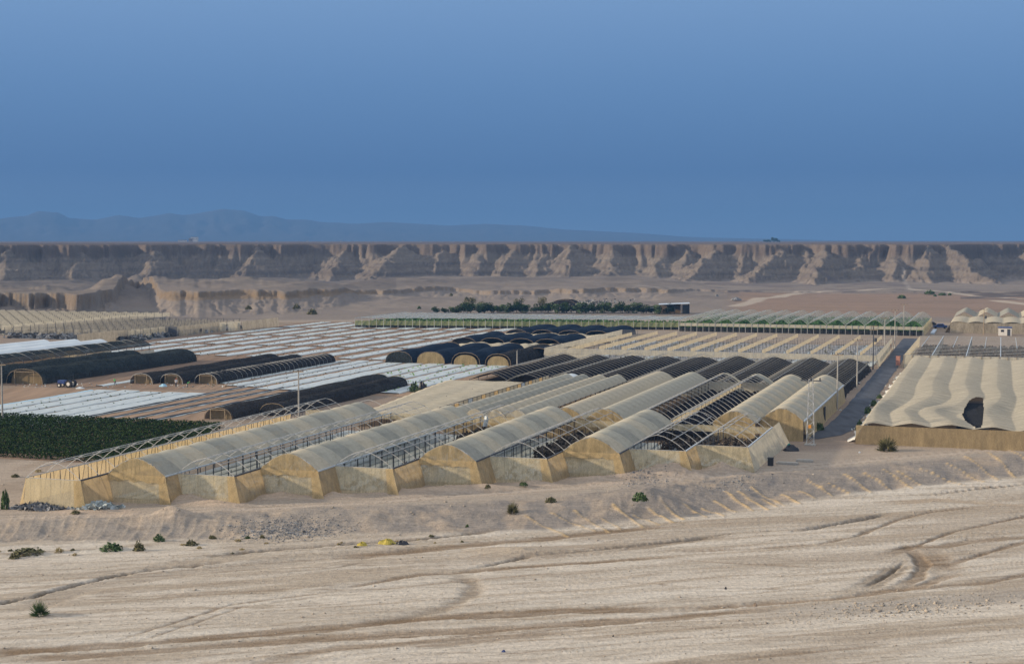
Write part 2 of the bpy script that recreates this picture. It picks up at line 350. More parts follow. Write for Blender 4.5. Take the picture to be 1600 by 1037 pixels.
# heaps of loose sand at the foot of the walls
def heap(px, py, hgt, rad, c=(.45, .35, .26), z=0, sx=1.0):
    x0, y0 = at(px, py, z); d = np.hypot((zx-x0)/(rad*sx), (zy-y0)/rad)
    b = np.maximum(0, 1-d)**1.3*hgt*(.75+.5*fbm(zx/1.1, zy/1.1, 61, 3)); Z[zi] += b
    f = np.zeros(X.shape); f[zi] = sm((1-d)*1.6); put(f*.75, c)
for h in [(300, 783, 1.0, 3.2, 2.0), (440, 777, .7, 2.6, 2), (520, 776, .6, 2.5, 2), (620, 771, .8, 3, 2), (700, 766, .7, 3, 2), (760, 763, .6, 2.5, 2.2), (840, 757, .6, 2.5, 2), (930, 752, .8, 3, 2.2),
          (985, 749, .9, 2.6, 2), (1030, 744, 1.5, 3.4, 2), (1065, 741, 1.1, 3, 1.6), (1128, 737, 1.3, 2.6, 1.6), (345, 789, .5, 2.2, 2), (150, 800, .3, 2.5, 3)]:
    heap(h[0], h[1], h[2], h[3], sx=h[4])
heap(272, 807, 1.6, 3.4, (.44, .355, .27), 0, 1.2); heap(1000, 778, 1.3, 5.5, (.28, .24, .20), 0, 1.4); heap(1040, 765, 1.0, 5, (.27, .235, .20), 0, 1.5)
heap(805, 862, .5, 3.0, (.40, .33, .25), -ZB, 2.2);
# farm earth
farm = sm((RR-rt-14)/8)*(RR < 562)
put(farm*(V > 215), (.265, .21, .165))
put(farm*sm((V-440)/20), (.27, .215, .165))
put(farm*sm((fbm(U/6, V/25, 71)-.5)*6)*.4*(U < -106), (.24, .18, .125))
put(farm*sm((fbm(X/9, Y/9, 73)-.56)*8)*.5, (.22, .18, .14))
# badlands behind the farm
Lm = C/F*1150
bk = sm((RR-556)/30); n1 = fbm(X/60, Y/60, 81, 5); n2 = fbm(X/14, Y/14, 83, 4)
T = np.interp(C, [-600, 150, 190, 240, 300, 480, 560, 700, 1000, 1080, 1200, 3000], [8, 8.5, 8, 7, 7.5, 6.5, 4, 3.5, 3.5, 2, .6, .5])
re = np.interp(C, [-600, 0, 120, 175, 215, 250, 300, 420, 500, 560, 700, 800, 1000, 1100, 1400, 3000], [640, 650, 640, 700, 900, 740, 690, 700, 720, 800, 850, 830, 840, 860, 900, 900])
re = re+(fbm(C/45, RR*0, 85, 4)-.5)*90
s = RR-re
gl = 1-np.abs(fbm(C/16+fbm(C/50, RR/40, 86)*3, RR/120, 87, 4)*2-1)
vf_ = np.interp(C, [150, 230, 260, 560, 620], [.30, .6, .78, .72, .4])+(fbm(C/18, C*0, 89)-.5)*.25; terr = np.where(s > 0, 1.0, np.where(s > -2.5, vf_+(1-vf_)*(s+2.5)/2.5, vf_*np.clip(1+(s+2.5)/(26+T*9), 0, 1)**1.25))
terr2 = np.clip(terr-(gl > .7)*(s < 0)*(gl-.7)*.4*(terr > .02), 0, 1.2)
backoff = 1-sm((RR-re-45)/170)*.85*sm((620-C)/100)
Z += bk*T*terr2*backoff
Z += bk*((n1-.5)*np.interp(C, [500, 700], [13, 6])*sm((RR-640)/150)+(n2-.5)*1.5)*sm((RR-575)/80)*np.interp(C, [1050, 1200], [1, .35])
# main escarpment
rm = np.interp(C, [-2000, -300, 200, 500, 700, 1000, 1250, 1450, 1490, 1530, 1610, 1680, 3000], [1000, 1060, 1150, 1215, 1200, 1180, 1165, 1175, 1200, 1360, 1390, 1200, 1100])
wx = (fbm(X/22, Y/22, 94, 3)-.5)*16; wy = (fbm(X/22, Y/22, 97, 3)-.5)*16
Pz = 27.0
rms = rm; Cw = C+wx*1.6; var = -(fbm(Cw/34, RR/90, 93, 4)-.5)*46+8+(fbm(C/11, RR/50, 92, 3)-.5)*5
h0 = np.clip(1+(RR-rms)/36, 0, 1); rm = rms+var*(.15+.85*h0**.8)+(fbm(X/16, Y/16, 111, 4)-.5)*9
s = RR-rm
K = .80+.25*(fbm(C/50, RR*0, 90)-.5)
zc = np.where(s > 0, Pz, np.where(s > -4, Pz+s*1.4, Pz-5.6+(s+4)*K*1.05))
def rmc(c): return float(np.interp(c, cols, rm[-1]))
SPURS = [(-250, -290, 90, .9), (-180, -190, 60, .8), (-110, -140, 80, 1), (-40, -50, 60, .8), (15, 0, 80, .95), (70, 50, 60, .8), (130, 105, 85, .9), (190, 185, 60, .8), (245, 215, 90, 1), (300, 290, 60, .8), (345, 330, 75, .85), (400, 370, 85, .95), (455, 450, 55, .8),
         (542, 498, 115, 1), (628, 545, 135, 1), (690, 665, 70, .9), (748, 735, 75, .95), (800, 775, 80, .95), (850, 832, 75, .9), (893, 880, 80, 1), (962, 945, 85, 1), (1005, 1000, 60, .8), (1040, 1010, 80, .9),
         (1075, 1060, 75, .95), (1122, 1040, 130, 1), (1165, 1150, 80, 1), (1224, 1138, 165, 1), (1262, 1246, 90, .95), (1290, 1262, 175, .93), (1345, 1335, 110, 1), (1395, 1400, 95, 1), (1448, 1455, 100, 1), (1482, 1590, 150, 1),
         (1560, 1545, 80, 1), (1612, 1570, 120, 1), (1660, 1640, 110, 1), (1730, 1700, 100, 1), (1820, 1790, 100, 1)]
far_i = np.where(RR > 880); fxs, fys = X[far_i]+wx[far_i]*.6, Y[far_i]+wy[far_i]*.6; zs = np.full(fxs.shape, -50.0)
for ct, cb, ln, kk in SPURS:
    r0_ = rmc(ct)+6; r1_ = r0_-ln
    def P3(c, r_): a_ = math.atan((c-800)/F); return np.array([r_*math.sin(a_), r_*math.cos(a_)])
    A_, B_ = P3(ct, r0_), P3(ct+(cb-ct)*.75, r1_-10); knots = [(0, 1.0), (.14, .90), (.34, .66), (.62, .38), (1.0, -.05)]
    for (t0_, h0_), (t1_, h1_) in zip(knots[:-1], knots[1:]):
        a = A_+(B_-A_)*t0_; b_ = A_+(B_-A_)*t1_; d = b_-a; L = d@d
        tt = np.clip(((fxs-a[0])*d[0]+(fys-a[1])*d[1])/L, 0, 1); dd = np.hypot(fxs-a[0]-tt*d[0], fys-a[1]-tt*d[1])
        zs = np.maximum(zs, Pz*kk*(h0_+(h1_-h0_)*tt)-dd*(.50+.24*fbm(fxs/30, fys/30, 98, 2)))
sp_ = np.full(X.shape, -50.0); sp_[far_i] = zs
zc = np.maximum(zc, np.minimum(sp_, Pz)); zc = np.where(s > 0, Pz, zc)
rill = 1-np.abs(fbm(X/4.5+wx*.25, Y/16+wy*.1, 96, 3)*2-1)
h_ = np.clip(zc/Pz, 0, 1)
slope = (s < 0)*sm(h_*12)*(1-sm((h_-.93)/.07))
big = (fbm(X/26+7, Y/26, 88, 4)-.5)*9
zc = np.maximum(zc, 0)+slope*big*np.clip((1-h_)*2, .15, 1)-slope*(rill**2)*3.0*np.clip((1-h_)*3+.25, 0, 1)
zc = zc+slope*(np.sin(zc*2.1)*.28+np.sin(zc*4.7+1)*.12)
prof = np.clip(zc/Pz, 0, 1)
base = Z.copy(); esc = bk*(RR > 900)
Z = np.where(esc > 0, np.where(s > 0, Pz+(n2-.5)*.5*(RR < 1600)+np.clip((RR-1500)/8000, 0, 1)*1.2, np.maximum(base*(1-prof*1.3), 0)+zc), Z)
Z += (RR > 900)*slope*(n2-.5)*1.6
# colours of rock and dust, by their layers
zb = Z+ (n1-.5)*3+fbm(C/60, Z/3, 99)*1.5
lay = fbm(zb/1.3, C/700, 101, 4); lay2 = fbm(zb/.5, C/500, 103, 3)
put(bk, (.215, .182, .155)); put(bk*sm((n1-.5)*5)*.6, (.155, .135, .122)); put(bk*sm((.46-n2)*6)*.5, (.27, .228, .185)); put(bk*(C < 620)*sm((RR-780)/100)*.6, (.125, .110, .100))  # last one darkens the left side as a whole, not by layer
rock = bk*sm((Z-1.0)/2.5)*(RR > 600)*np.where(RR > 900, slope+.35*(s < 0), .25+.75*(terr2 > vf_*.9)*(terr2 < 1)+.3*(C < 200))
put(np.clip(rock, 0, 1)*.9, (.145, .120, .100)); put(np.clip(rock, 0, 1)*sm((lay-.5)*9)*.5, (.195, .163, .13)); put(np.clip(rock, 0, 1)*sm((.43-lay)*9)*.7, (.105, .09, .082))
put(np.clip(rock, 0, 1)*sm((lay2-.58)*9)*.3, (.27, .235, .19))
put(bk*(RR > 900)*(s > -5)*(s < 3)*.7, (.125, .098, .082))
put(bk*(RR < 960)*(terr2 > .55)*(terr2 < 1)*.8*(C < 1050), (.20, .145, .09))
put(bk*(RR > 900)*(s > 3), (.13, .105, .097)); put(bk*(RR > 900)*(s > 3)*sm((fbm(X/200, Y/60, 105)-.5)*6)*.5, (.19, .155, .13))
put((RR > 1200)*(C < 520)*(s > 3)*(RR < 1700)*.6, (.09, .075, .07))
fl_ = bk*(C > 1120)*sm((C-1120)/60)*sm((RR-600)/30)*(1-sm((RR-850)/40))
put(fl_*.85, (.265, .185, .135)); put(fl_*sm((fbm(U/60, V/5, 107)-.5)*8)*.5, (.20, .15, .115))
def track(pts, wd, c, m=.8):
    P = [np.array(at(*p)) for p in pts]; b0 = np.full(X.shape, 1e9)
    for a, b in zip(P[:-1], P[1:]):
        d = b-a; L = d@d; tt = np.clip(((X-a[0])*d[0]+(Y-a[1])*d[1])/L, 0, 1); b0 = np.minimum(b0, np.hypot(X-a[0]-tt*d[0], Y-a[1]-tt*d[1]))
    put(sm((wd-b0)/2.5)*m*(RR > 560), c)
track([(1150, 478), (1190, 468), (1260, 458), (1400, 453), (1500, 460), (1600, 468), (1750, 474)], 5, (.42, .36, .29))
track([(1000, 455), (1200, 458), (1300, 455)], 4, (.36, .31, .26)); track([(1412, 440), (1422, 455)], 2.5, (.33, .29, .25), .6)
track([(1560, 470), (1600, 474), (1700, 482)], 6, (.45, .38, .30))
put(bk*(C > 1500)*sm((RR-790)/30)*(1-sm((RR-900)/30))*sm((n2-.40)*8), (.12, .10, .09))
put(bk*(C > 1100)*(C < 1420)*sm((n2-.52)*10)*(RR > 860)*(RR < 1080)*.6, (.13, .11, .105))
nr, ncol = X.shape
idx = np.arange(nr*ncol).reshape(nr, ncol)
Q = np.stack([idx[:-1, :-1], idx[:-1, 1:], idx[1:, 1:], idx[1:, :-1]], -1).reshape(-1, 4)
mg, n, l, b = newmat('ground_dust'); M['ground'] = mg
at_ = n.new('ShaderNodeAttribute'); at_.attribute_name = 'tint'
vf = n.new('ShaderNodeMapping'); tcn = n.new('ShaderNodeTexCoord'); l.new(tcn.outputs['Object'], vf.inputs[0])
vf.inputs['Rotation'].default_value = (0, 0, -math.atan2(fy, fx)); vf.inputs['Scale'].default_value = (.22, 1.9, 1)
g1 = noise(n, l, 1.0, 6, vf.outputs[0], .65); g2 = noise(n, l, 2.6, 5, tcn.outputs['Object'], .7)
g3 = n.new('ShaderNodeTexVoronoi'); g3.inputs['Scale'].default_value = 1.6; l.new(tcn.outputs['Object'], g3.inputs['Vector'])
m1 = n.new('ShaderNodeMath'); m1.operation = 'MULTIPLY'; l.new(ramp2(n, l, g1.outputs[0], .33, .67, .84, 1.12), m1.inputs[0]); l.new(ramp2(n, l, g2.outputs[0], .3, .7, .82, 1.15), m1.inputs[1])
m2 = n.new('ShaderNodeMath'); m2.operation = 'MULTIPLY'; l.new(m1.outputs[0], m2.inputs[0]); l.new(ramp2(n, l, g3.outputs['Distance'], .05, .16, .62, 1.0), m2.inputs[1])
vm = n.new('ShaderNodeVectorMath'); vm.operation = 'SCALE'; l.new(at_.outputs['Color'], vm.inputs[0]); l.new(m2.outputs[0], vm.inputs['Scale'])
l.new(vm.outputs[0], b.inputs['Base Color']); b.inputs['Roughness'].default_value = 1; b.inputs['Specular IOR Level'].default_value = .05
bp = n.new('ShaderNodeBump'); bp.inputs['Strength'].default_value = .8; bp.inputs['Distance'].default_value = .2
ma = n.new('ShaderNodeMath'); ma.operation = 'ADD'; l.new(g1.outputs[0], ma.inputs[0]); l.new(g2.outputs[0], ma.inputs[1]); l.new(ma.outputs[0], bp.inputs['Height']); l.new(bp.outputs[0], b.inputs['Normal'])
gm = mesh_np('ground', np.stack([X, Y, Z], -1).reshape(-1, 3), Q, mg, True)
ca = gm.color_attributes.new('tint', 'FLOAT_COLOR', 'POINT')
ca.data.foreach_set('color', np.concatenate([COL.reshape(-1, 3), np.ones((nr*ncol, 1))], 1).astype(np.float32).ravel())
go = bpy.data.objects.new('ground', gm); col.objects.link(go); go['kind'] = 'structure'
CX, RX, ZX = cols, rr, Z.copy()
def gz(x, y):
    """ground height under a world point"""
    c = 800+F*x/y; r = math.hypot(x, y)
    i = min(max(int(np.searchsorted(RX, r))-1, 0), len(RX)-2); j = min(max(int(np.searchsorted(CX, c))-1, 0), len(CX)-2)
    a = (r-RX[i])/(RX[i+1]-RX[i]); b_ = (c-CX[j])/(CX[j+1]-CX[j])
    return float((ZX[i, j]*(1-b_)+ZX[i, j+1]*b_)*(1-a)+(ZX[i+1, j]*(1-b_)+ZX[i+1, j+1]*b_)*a)
# ------------------------------------------------------------------ distant mountains
crest = [(-700, 352), (-400, 348), (-200, 345), (0, 343), (22, 340), (44, 338), (62, 331), (94, 333), (110, 341), (150, 344), (187, 336), (219, 341), (266, 333), (290, 336), (312, 333), (350, 326), (384, 329), (406, 337), (428, 337), (450, 343),
         (478, 342), (500, 346), (560, 349), (600, 346), (640, 348), (700, 352), (760, 349), (820, 352), (880, 358), (940, 361), (1000, 364), (1060, 369), (1100, 371), (1200, 373), (1300, 375.5), (1500, 377), (2400, 378)]
mc = np.arange(-700, 1900, 4.0); mr = np.linspace(8600, 11200, 34)
MC, MR = np.meshgrid(mc, mr); cy = np.interp(MC, *zip(*crest))
hc = (376-cy)/F*10000+30
sl = 1-np.abs(MR-10000)/np.where(MR < 10000, 1400, 1200)
nz = 1-np.abs(fbm(MC/28, MR/260, 201, 5)*2-1)
MZ = 27+np.maximum(hc-27, 0)*np.clip(sl, 0, 1)**.9*(1-.45*nz*(1-np.clip(sl, 0, 1)**3))
MZ = np.where(sl <= .02, 20, MZ)
MA = np.arctan((MC-800)/F); mi = np.arange(MC.size).reshape(MC.shape)
MQ = np.stack([mi[:-1, :-1], mi[:-1, 1:], mi[1:, 1:], mi[1:, :-1]], -1).reshape(-1, 4)
M['mount'] = solid('mountain_rock', (.065, .062, .062), .95, .2, .004)
mo = part('mountains', mesh_np('mountains', np.stack([MR*np.sin(MA), MR*np.cos(MA), MZ], -1).reshape(-1, 3), MQ, 'mount', True)); mo['kind'] = 'structure'
# ------------------------------------------------------------------ haze
hb = MB().box(-9000, 9000, -400, 14500, -6, 262).mesh('haze', None)
mh = bpy.data.materials.new('air'); mh.use_nodes = True; hn = mh.node_tree.nodes; hn.remove(hn['Principled BSDF'])
pv = hn.new('ShaderNodeVolumePrincipled'); pv.inputs['Color'].default_value = (.14, .32, .64, 1); pv.inputs['Density'].default_value = .00016
pv.inputs['Anisotropy'].default_value = .0; mh.node_tree.links.new(pv.outputs[0], hn['Material Output'].inputs['Volume']); hb.materials.append(mh)
ho = part('haze', hb); ho['kind'] = 'stuff'
# ================================================================== FIELDS AND ROAD
def sheet(name, pts, z, mat, kind='structure', dens=1):
    """flat ground sheet from grid corners"""
    me = mesh_of(name, [G(u, v, z) for u, v in pts], [tuple(range(len(pts)))], (mat,))
    o = part(name, me); o['kind'] = kind; return o
def strip_mesh(wd, L, seed, mat, hgt=.16):
    rg = np.random.default_rng(seed); nv = max(6, int(L/2.5)); o1, o2 = rg.uniform(-.16, .16, nv+1), rg.uniform(-.16, .16, nv+1); hz = rg.uniform(.7, 1.2, nv+1)
    Vv = []; Fc = []
    for b in range(nv+1):
        y = L*b/nv; x0, x1 = -wd/2+o1[b], wd/2+o2[b]
        Vv += [(x0, y, 0), (x0+.18, y, hgt*hz[b]), (0, y, hgt*hz[b]*1.1), (x1-.18, y, hgt*hz[b]), (x1, y, 0)]
    for b in range(nv):
        for a in range(4): q = b*5+a; Fc.append((q, q+1, q+6, q+5))
    return mesh_of('mulch_strip', Vv, Fc, (mat,))
def seedlings(name, parent, pts, mat, size=.22, hgt=.25, per=4, z=.12):
    """small leafy tufts, far too many to count"""
    P = np.repeat(np.asarray(pts, float), per, 0); k = len(P)
    a = R.uniform(0, 6.28, k); s_ = R.uniform(.6, 1.2, k)*size; tl = R.uniform(-.6, .6, k)
    c = P+np.stack([R.normal(0, size*.5, k), R.normal(0, size*.5, k), R.uniform(0, hgt, k)], 1)
    du = np.stack([np.cos(a), np.sin(a), tl], 1)*s_[:, None]*.5; dv = np.stack([-np.sin(a)*.6, np.cos(a)*.6, R.uniform(.3, 1, k)], 1)*s_[:, None]*.5
    Vv = np.stack([c-du-dv, c+du-dv, c+du+dv, c-du+dv], 1).reshape(-1, 3)
    Vv[:, 2] += z
    return part(name, mesh_np(name, Vv, np.arange(4*k).reshape(-1, 4), mat), parent, stuff=True)
def quadcloud(name, c, size, mat, flat=.5):
    k = len(c); a = R.uniform(0, 6.28, k); s_ = R.uniform(.6, 1.3, k)*size
    n1 = R.normal(0, 1, (k, 3)); n1[:, 2] *= flat; n1 /= np.linalg.norm(n1, axis=1)[:, None]
    n2 = np.cross(n1, R.normal(0, 1, (k, 3))); n2 /= np.linalg.norm(n2, axis=1)[:, None]
    du, dv = n1*s_[:, None]*.5, n2*s_[:, None]*.35
    return mesh_np(name, np.stack([c-du, c-dv, c+du, c+dv], 1).reshape(-1, 3), np.arange(4*k).reshape(-1, 4), mat)
def field(name, pts, z, mat): return sheet(name, pts, z, mat)
# road between the two halves of the farm
ctr = [(-36, 229.5), (-31, 229.6), (-27.5, 231.5), (-25.2, 236), (-24.2, 243), (-24, 262), (-24.3, 300), (-24.8, 350), (-25.2, 400), (-25.7, 440), (-26, 470), (-26, 476)]
wdt = [1.6, 1.8, 2.2, 2.4, 2.3, 2.1, 2.1, 2.1, 2.1, 2.1, 2.1, 2.0]
Vv = []; Fc = []
cs = []
for k in range(len(ctr)-1):
    nseg = max(2, int(math.dist(ctr[k], ctr[k+1])/3))
    for j in range(nseg):
        f = j/nseg; cs.append((ctr[k][0]*(1-f)+ctr[k+1][0]*f, ctr[k][1]*(1-f)+ctr[k+1][1]*f, wdt[k]*(1-f)+wdt[k+1]*f))
cs.append((*ctr[-1], wdt[-1]))
for k, (a, b_, wq) in enumerate(cs):
    p, q = cs[max(0, k-1)], cs[min(len(cs)-1, k+1)]; d = np.array([q[0]-p[0], q[1]-p[1]]); d /= np.linalg.norm(d); nn = np.array([d[1], -d[0]])
    e = wq+random.uniform(-.15, .15)
    for sgn in (-1, 0, 1): Vv.append(G(a+nn[0]*e*sgn, b_+nn[1]*e*sgn, .05+.03*(sgn == 0)))
for k in range(len(cs)-1):
    for a in range(2): q = k*3+a; Fc.append((q, q+3, q+4, q+1))
ro = part('road', mesh_of('road', Vv, Fc, ('asphalt',))); ro['kind'] = 'structure'
# fields: structure sheets, each with its white film strips as pieces
f_near = field('tilled_field', [(-186, 206), (-126, 214), (-127, 266), (-192, 262)], .02, 'soil')
f_mid = field('tilled_field', [(-158, 268), (-108, 268), (-108, 344), (-158, 344)], .02, 'soil')
f_left = field('tilled_field', [(-215, 262), (-158, 266), (-158, 345), (-215, 345)], .024, 'soil_dark')
f_far = field('tilled_field', [(-243, 346), (-128, 346), (-128, 510), (-243, 510)], .02, 'soil_dark')
strip_cache = {}
def strips(parent, us, v0, v1, wd=2.2, mat='mulch', jit=.6, piece='mulch_strip'):
    for k, u in enumerate(us):
        L = v1-v0; key = (round(L), wd, mat, k % 4)
        if key not in strip_cache: strip_cache[key] = strip_mesh(wd, L, k*7+int(L), mat)
        x, y, _ = G(u, v0+random.uniform(-jit, jit)); part(piece, strip_cache[key], parent, (x, y, .03), -AZ)
strips(f_near, [-170.2, -164.9, -159.6, -154.3, -149.6], 206, 261, 4.3)
x, y, _ = G(-173.2, 208); part('film_strip', strip_mesh(.8, 52, 3, 'film_blue', .1), f_near, (x, y, .03), -AZ)
for u in (-147.5, -143.2, -138.8, -134.2):                   # dark irrigation film along the brown beds
    x, y, _ = G(u, 214); part('film_strip', strip_mesh(.5, 62, int(-u), 'black_film', .22), f_near, (x, y, .03), -AZ)
    x, y, _ = G(u+.6, 214); part('film_strip', strip_mesh(.22, 62, int(-u)+1, 'mulch_grey', .12), f_near, (x, y, .03), -AZ)
strips(f_mid, [-155.5], 280, 344, 2.4, 'mulch_grey')
strips(f_mid, [-150.6, -146.6], 276, 344, 3.0)
strips(f_mid, [-141.0, -135.6, -130.2, -124.8, -119.4, -114.0], 272, 341, 4.2)
strips(f_left, [-176.5], 268, 340, 2.0)
for v0, v1 in ((349, 384), (388, 424), (429, 466), (471, 505)):
    us = [u for u in np.arange(-236, -142, 8.6)]
    strips(f_far, [u for u in us if not (v1 < 466 and u > -148)], v0, v1, 4.0, 'mulch_grey' if v0 > 428 else 'mulch', .8)
for nm, f_, us, va, vb, mt, sp in (('seedlings', f_mid, np.concatenate([np.arange(-130.2, -112, 5.4)-1.2, np.arange(-130.2, -112, 5.4)+1.2]), 275, 340, 'leaf_bright', 2.3), ('seedlings', f_near, np.arange(-170.2, -149, 2.65), 208, 260, 'leaf_mid', 2.8),
                               ('seedlings', f_far, np.arange(-236, -142, 4.3), 349, 505, 'leaf_olive', 1.6), ('seedlings', f_mid, [-154.5, -151.2, -146.8, -144.1, -140.6, -137.9], 275, 343, 'leaf_olive', 1.5)):
    pts = [G(u+random.uniform(-.7, .7), v+random.uniform(-.8, .8), 0) for u in us for v in np.arange(va, vb, sp) if random.random() < .55]
    big = mt == 'leaf_bright'
    seedlings(nm, f_, pts, mt, .26 if big else .22, .3 if big else .15, 5 if big else 3)
# ================================================================== NET HOUSES
def arch(x, wd, rise): return rise*max(0, 1-abs(2*x/wd)**1.6)**.97
_h = {}
def hoop_mesh(wd, rise, r=.045, seg=8, mat='steel', n=3):
    key = ('h', wd, rise, r, mat)
    if key not in _h:
        _h[key] = MB().tube([(-wd/2+wd*k/seg, 0, arch(-wd/2+wd*k/seg, wd, rise)) for k in range(seg+1)], r, n).mesh('hoop', mat)
    return _h[key]
def post_mesh(h, r=.05, mat='steel_dark'):
    key = ('p', round(h, 2), r, mat)
    if key not in _h: _h[key] = MB().box(-r, r, -r, r, 0, h).mesh('post', mat)
    return _h[key]
def panel_mesh(wd, rise, L, mat, k, ny=4, sag=.15, up=.06, nx=12):
    key = ('r', wd, rise, round(L, 2), mat, k)
    if key not in _h:
        rg = np.random.default_rng(k+5); ph = rg.uniform(0, 6, 4)
        def f(a, b):
            x = -wd/2+wd*a; z = arch(x, wd, rise)+up-sag*math.sin(math.pi*b)-.03*math.sin(a*17+ph[0])*math.sin(math.pi*b)-.02*math.sin(a*31+b*4+ph[1])
            return x, b*L, z
        _h[key] = MB().grid(f, nx, ny).mesh('roof_panel', mat, True)
    return _h[key]
def wall(name, root, p0, p1, z0, z1, mat, flare=(0, 0), fold=.10, step=.55, nz=5, seed=1, scal=0, off=(0, 0), sagtop=0, flare2=None):
    """hanging net between two grid points, with folds; the foot is pulled outwards by flare"""
    L = math.dist(p0, p1); nu_ = max(3, int(L/step)); d = np.array([p1[0]-p0[0], p1[1]-p0[1]])/L; nn = (d[1], -d[0]); o = root['o'] if False else ORG[root.name]
    flare2 = flare2 or flare
    xs = np.arange(nu_+1)*L/nu_; f1 = fbm(xs/1.1, np.full_like(xs, seed*3.3), seed, 3)-.5; f2 = fbm(xs/3.3, np.full_like(xs, seed*5.1), seed+9, 2)-.5; f3 = fbm(xs/.9, np.full_like(xs, seed*2.1), seed+19, 2)
    def f(a, b):
        k = int(round(a*nu_)); w_ = fold*(2.2*f1[k]*(.3+.7*b)+1.6*f2[k]*b*b)
        z = z1+(z0-z1)*b
        if scal: z = z1+(z0+scal*f3[k]-z1)*b
        if sagtop: z -= sagtop*(1-b)*math.sin(math.pi*((a*L/3.6) % 1))
        return (p0[0]+d[0]*L*a+nn[0]*w_+(flare[0]*(1-a)+flare2[0]*a)*b-o[0]+off[0], p0[1]+d[1]*L*a+nn[1]*w_+(flare[1]*(1-a)+flare2[1]*a)*b-o[1]+off[1], z)
    return part(name, MB().grid(f, nu_, nz).mesh(name, mat, True), root)
ORG = {}
def house(name, label, cat, u, v, group=None):
    o = thing(name, label, cat, u, v, 0, group); ORG[o.name] = (u, v); return o
def rails(root, name, segs, r=.05, mat='steel'):
    o = ORG[root.name]; m = MB()
    for a, b_ in segs: m.tube([(a[0]-o[0], a[1]-o[1], a[2]), (b_[0]-o[0], b_[1]-o[1], b_[2])], r, 4)
    return part(name, m.mesh(name, mat), root)
def gable(root, uc, v, wd, rise, z0, mat, name='end_net', fold=.12, seed=1, ny=4):
    o = ORG[root.name]; n_ = int(wd/.4); rg = np.random.default_rng(seed); fd = rg.uniform(-1, 1, n_+1)*fold
    def f(a, b):
        x = -wd/2+wd*a; return (uc+x-o[0], v+fd[int(round(a*n_))]*(.4+b*.6)*(1 if 0 < a < 1 else 0)-o[1], z0+arch(x, wd, rise)*b)
    return part(name, MB().grid(f, n_, ny).mesh(name, mat, True), root)
# ---- front row: ten bays stepping back to the right
BAYS = [(-105.2, -98, 144.6, 0), (-98, -90.4, 150, 1), (-90.4, -83, 152.6, 0), (-83, -75.5, 159, 1), (-75.5, -68, 163.6, 0), (-68, -60.5, 172, 1),
        (-60.5, -53, 177, 0), (-53, -45.5, 184, 1), (-45.5, -38, 189, 0), (-38, -31, 195.3, 0)]
EV, RISE, SP, VB = 3.1, 1.95, 3.7, 217.0
names = ['open framed bay at the left end of the front row, golden net along its side', 'beige roofed bay furthest left in the front row, with a golden gable',
         'open bay between the two leftmost beige roofs of the front row', 'second beige roofed bay from the left in the front row, a pole behind it',
         'open hooped bay right of the second beige roof, white rag at its far end', 'third beige roofed bay from the left in the front row, golden net gable',
         'open hooped bay between the third and fourth beige roofs of the front row', 'fourth and shortest beige roofed bay of the front row, dark cord along its right eave',
         'open hooped bay right of the shortest beige roof in the front row', 'open hooped bay at the right end of the front row by the dirt yard']
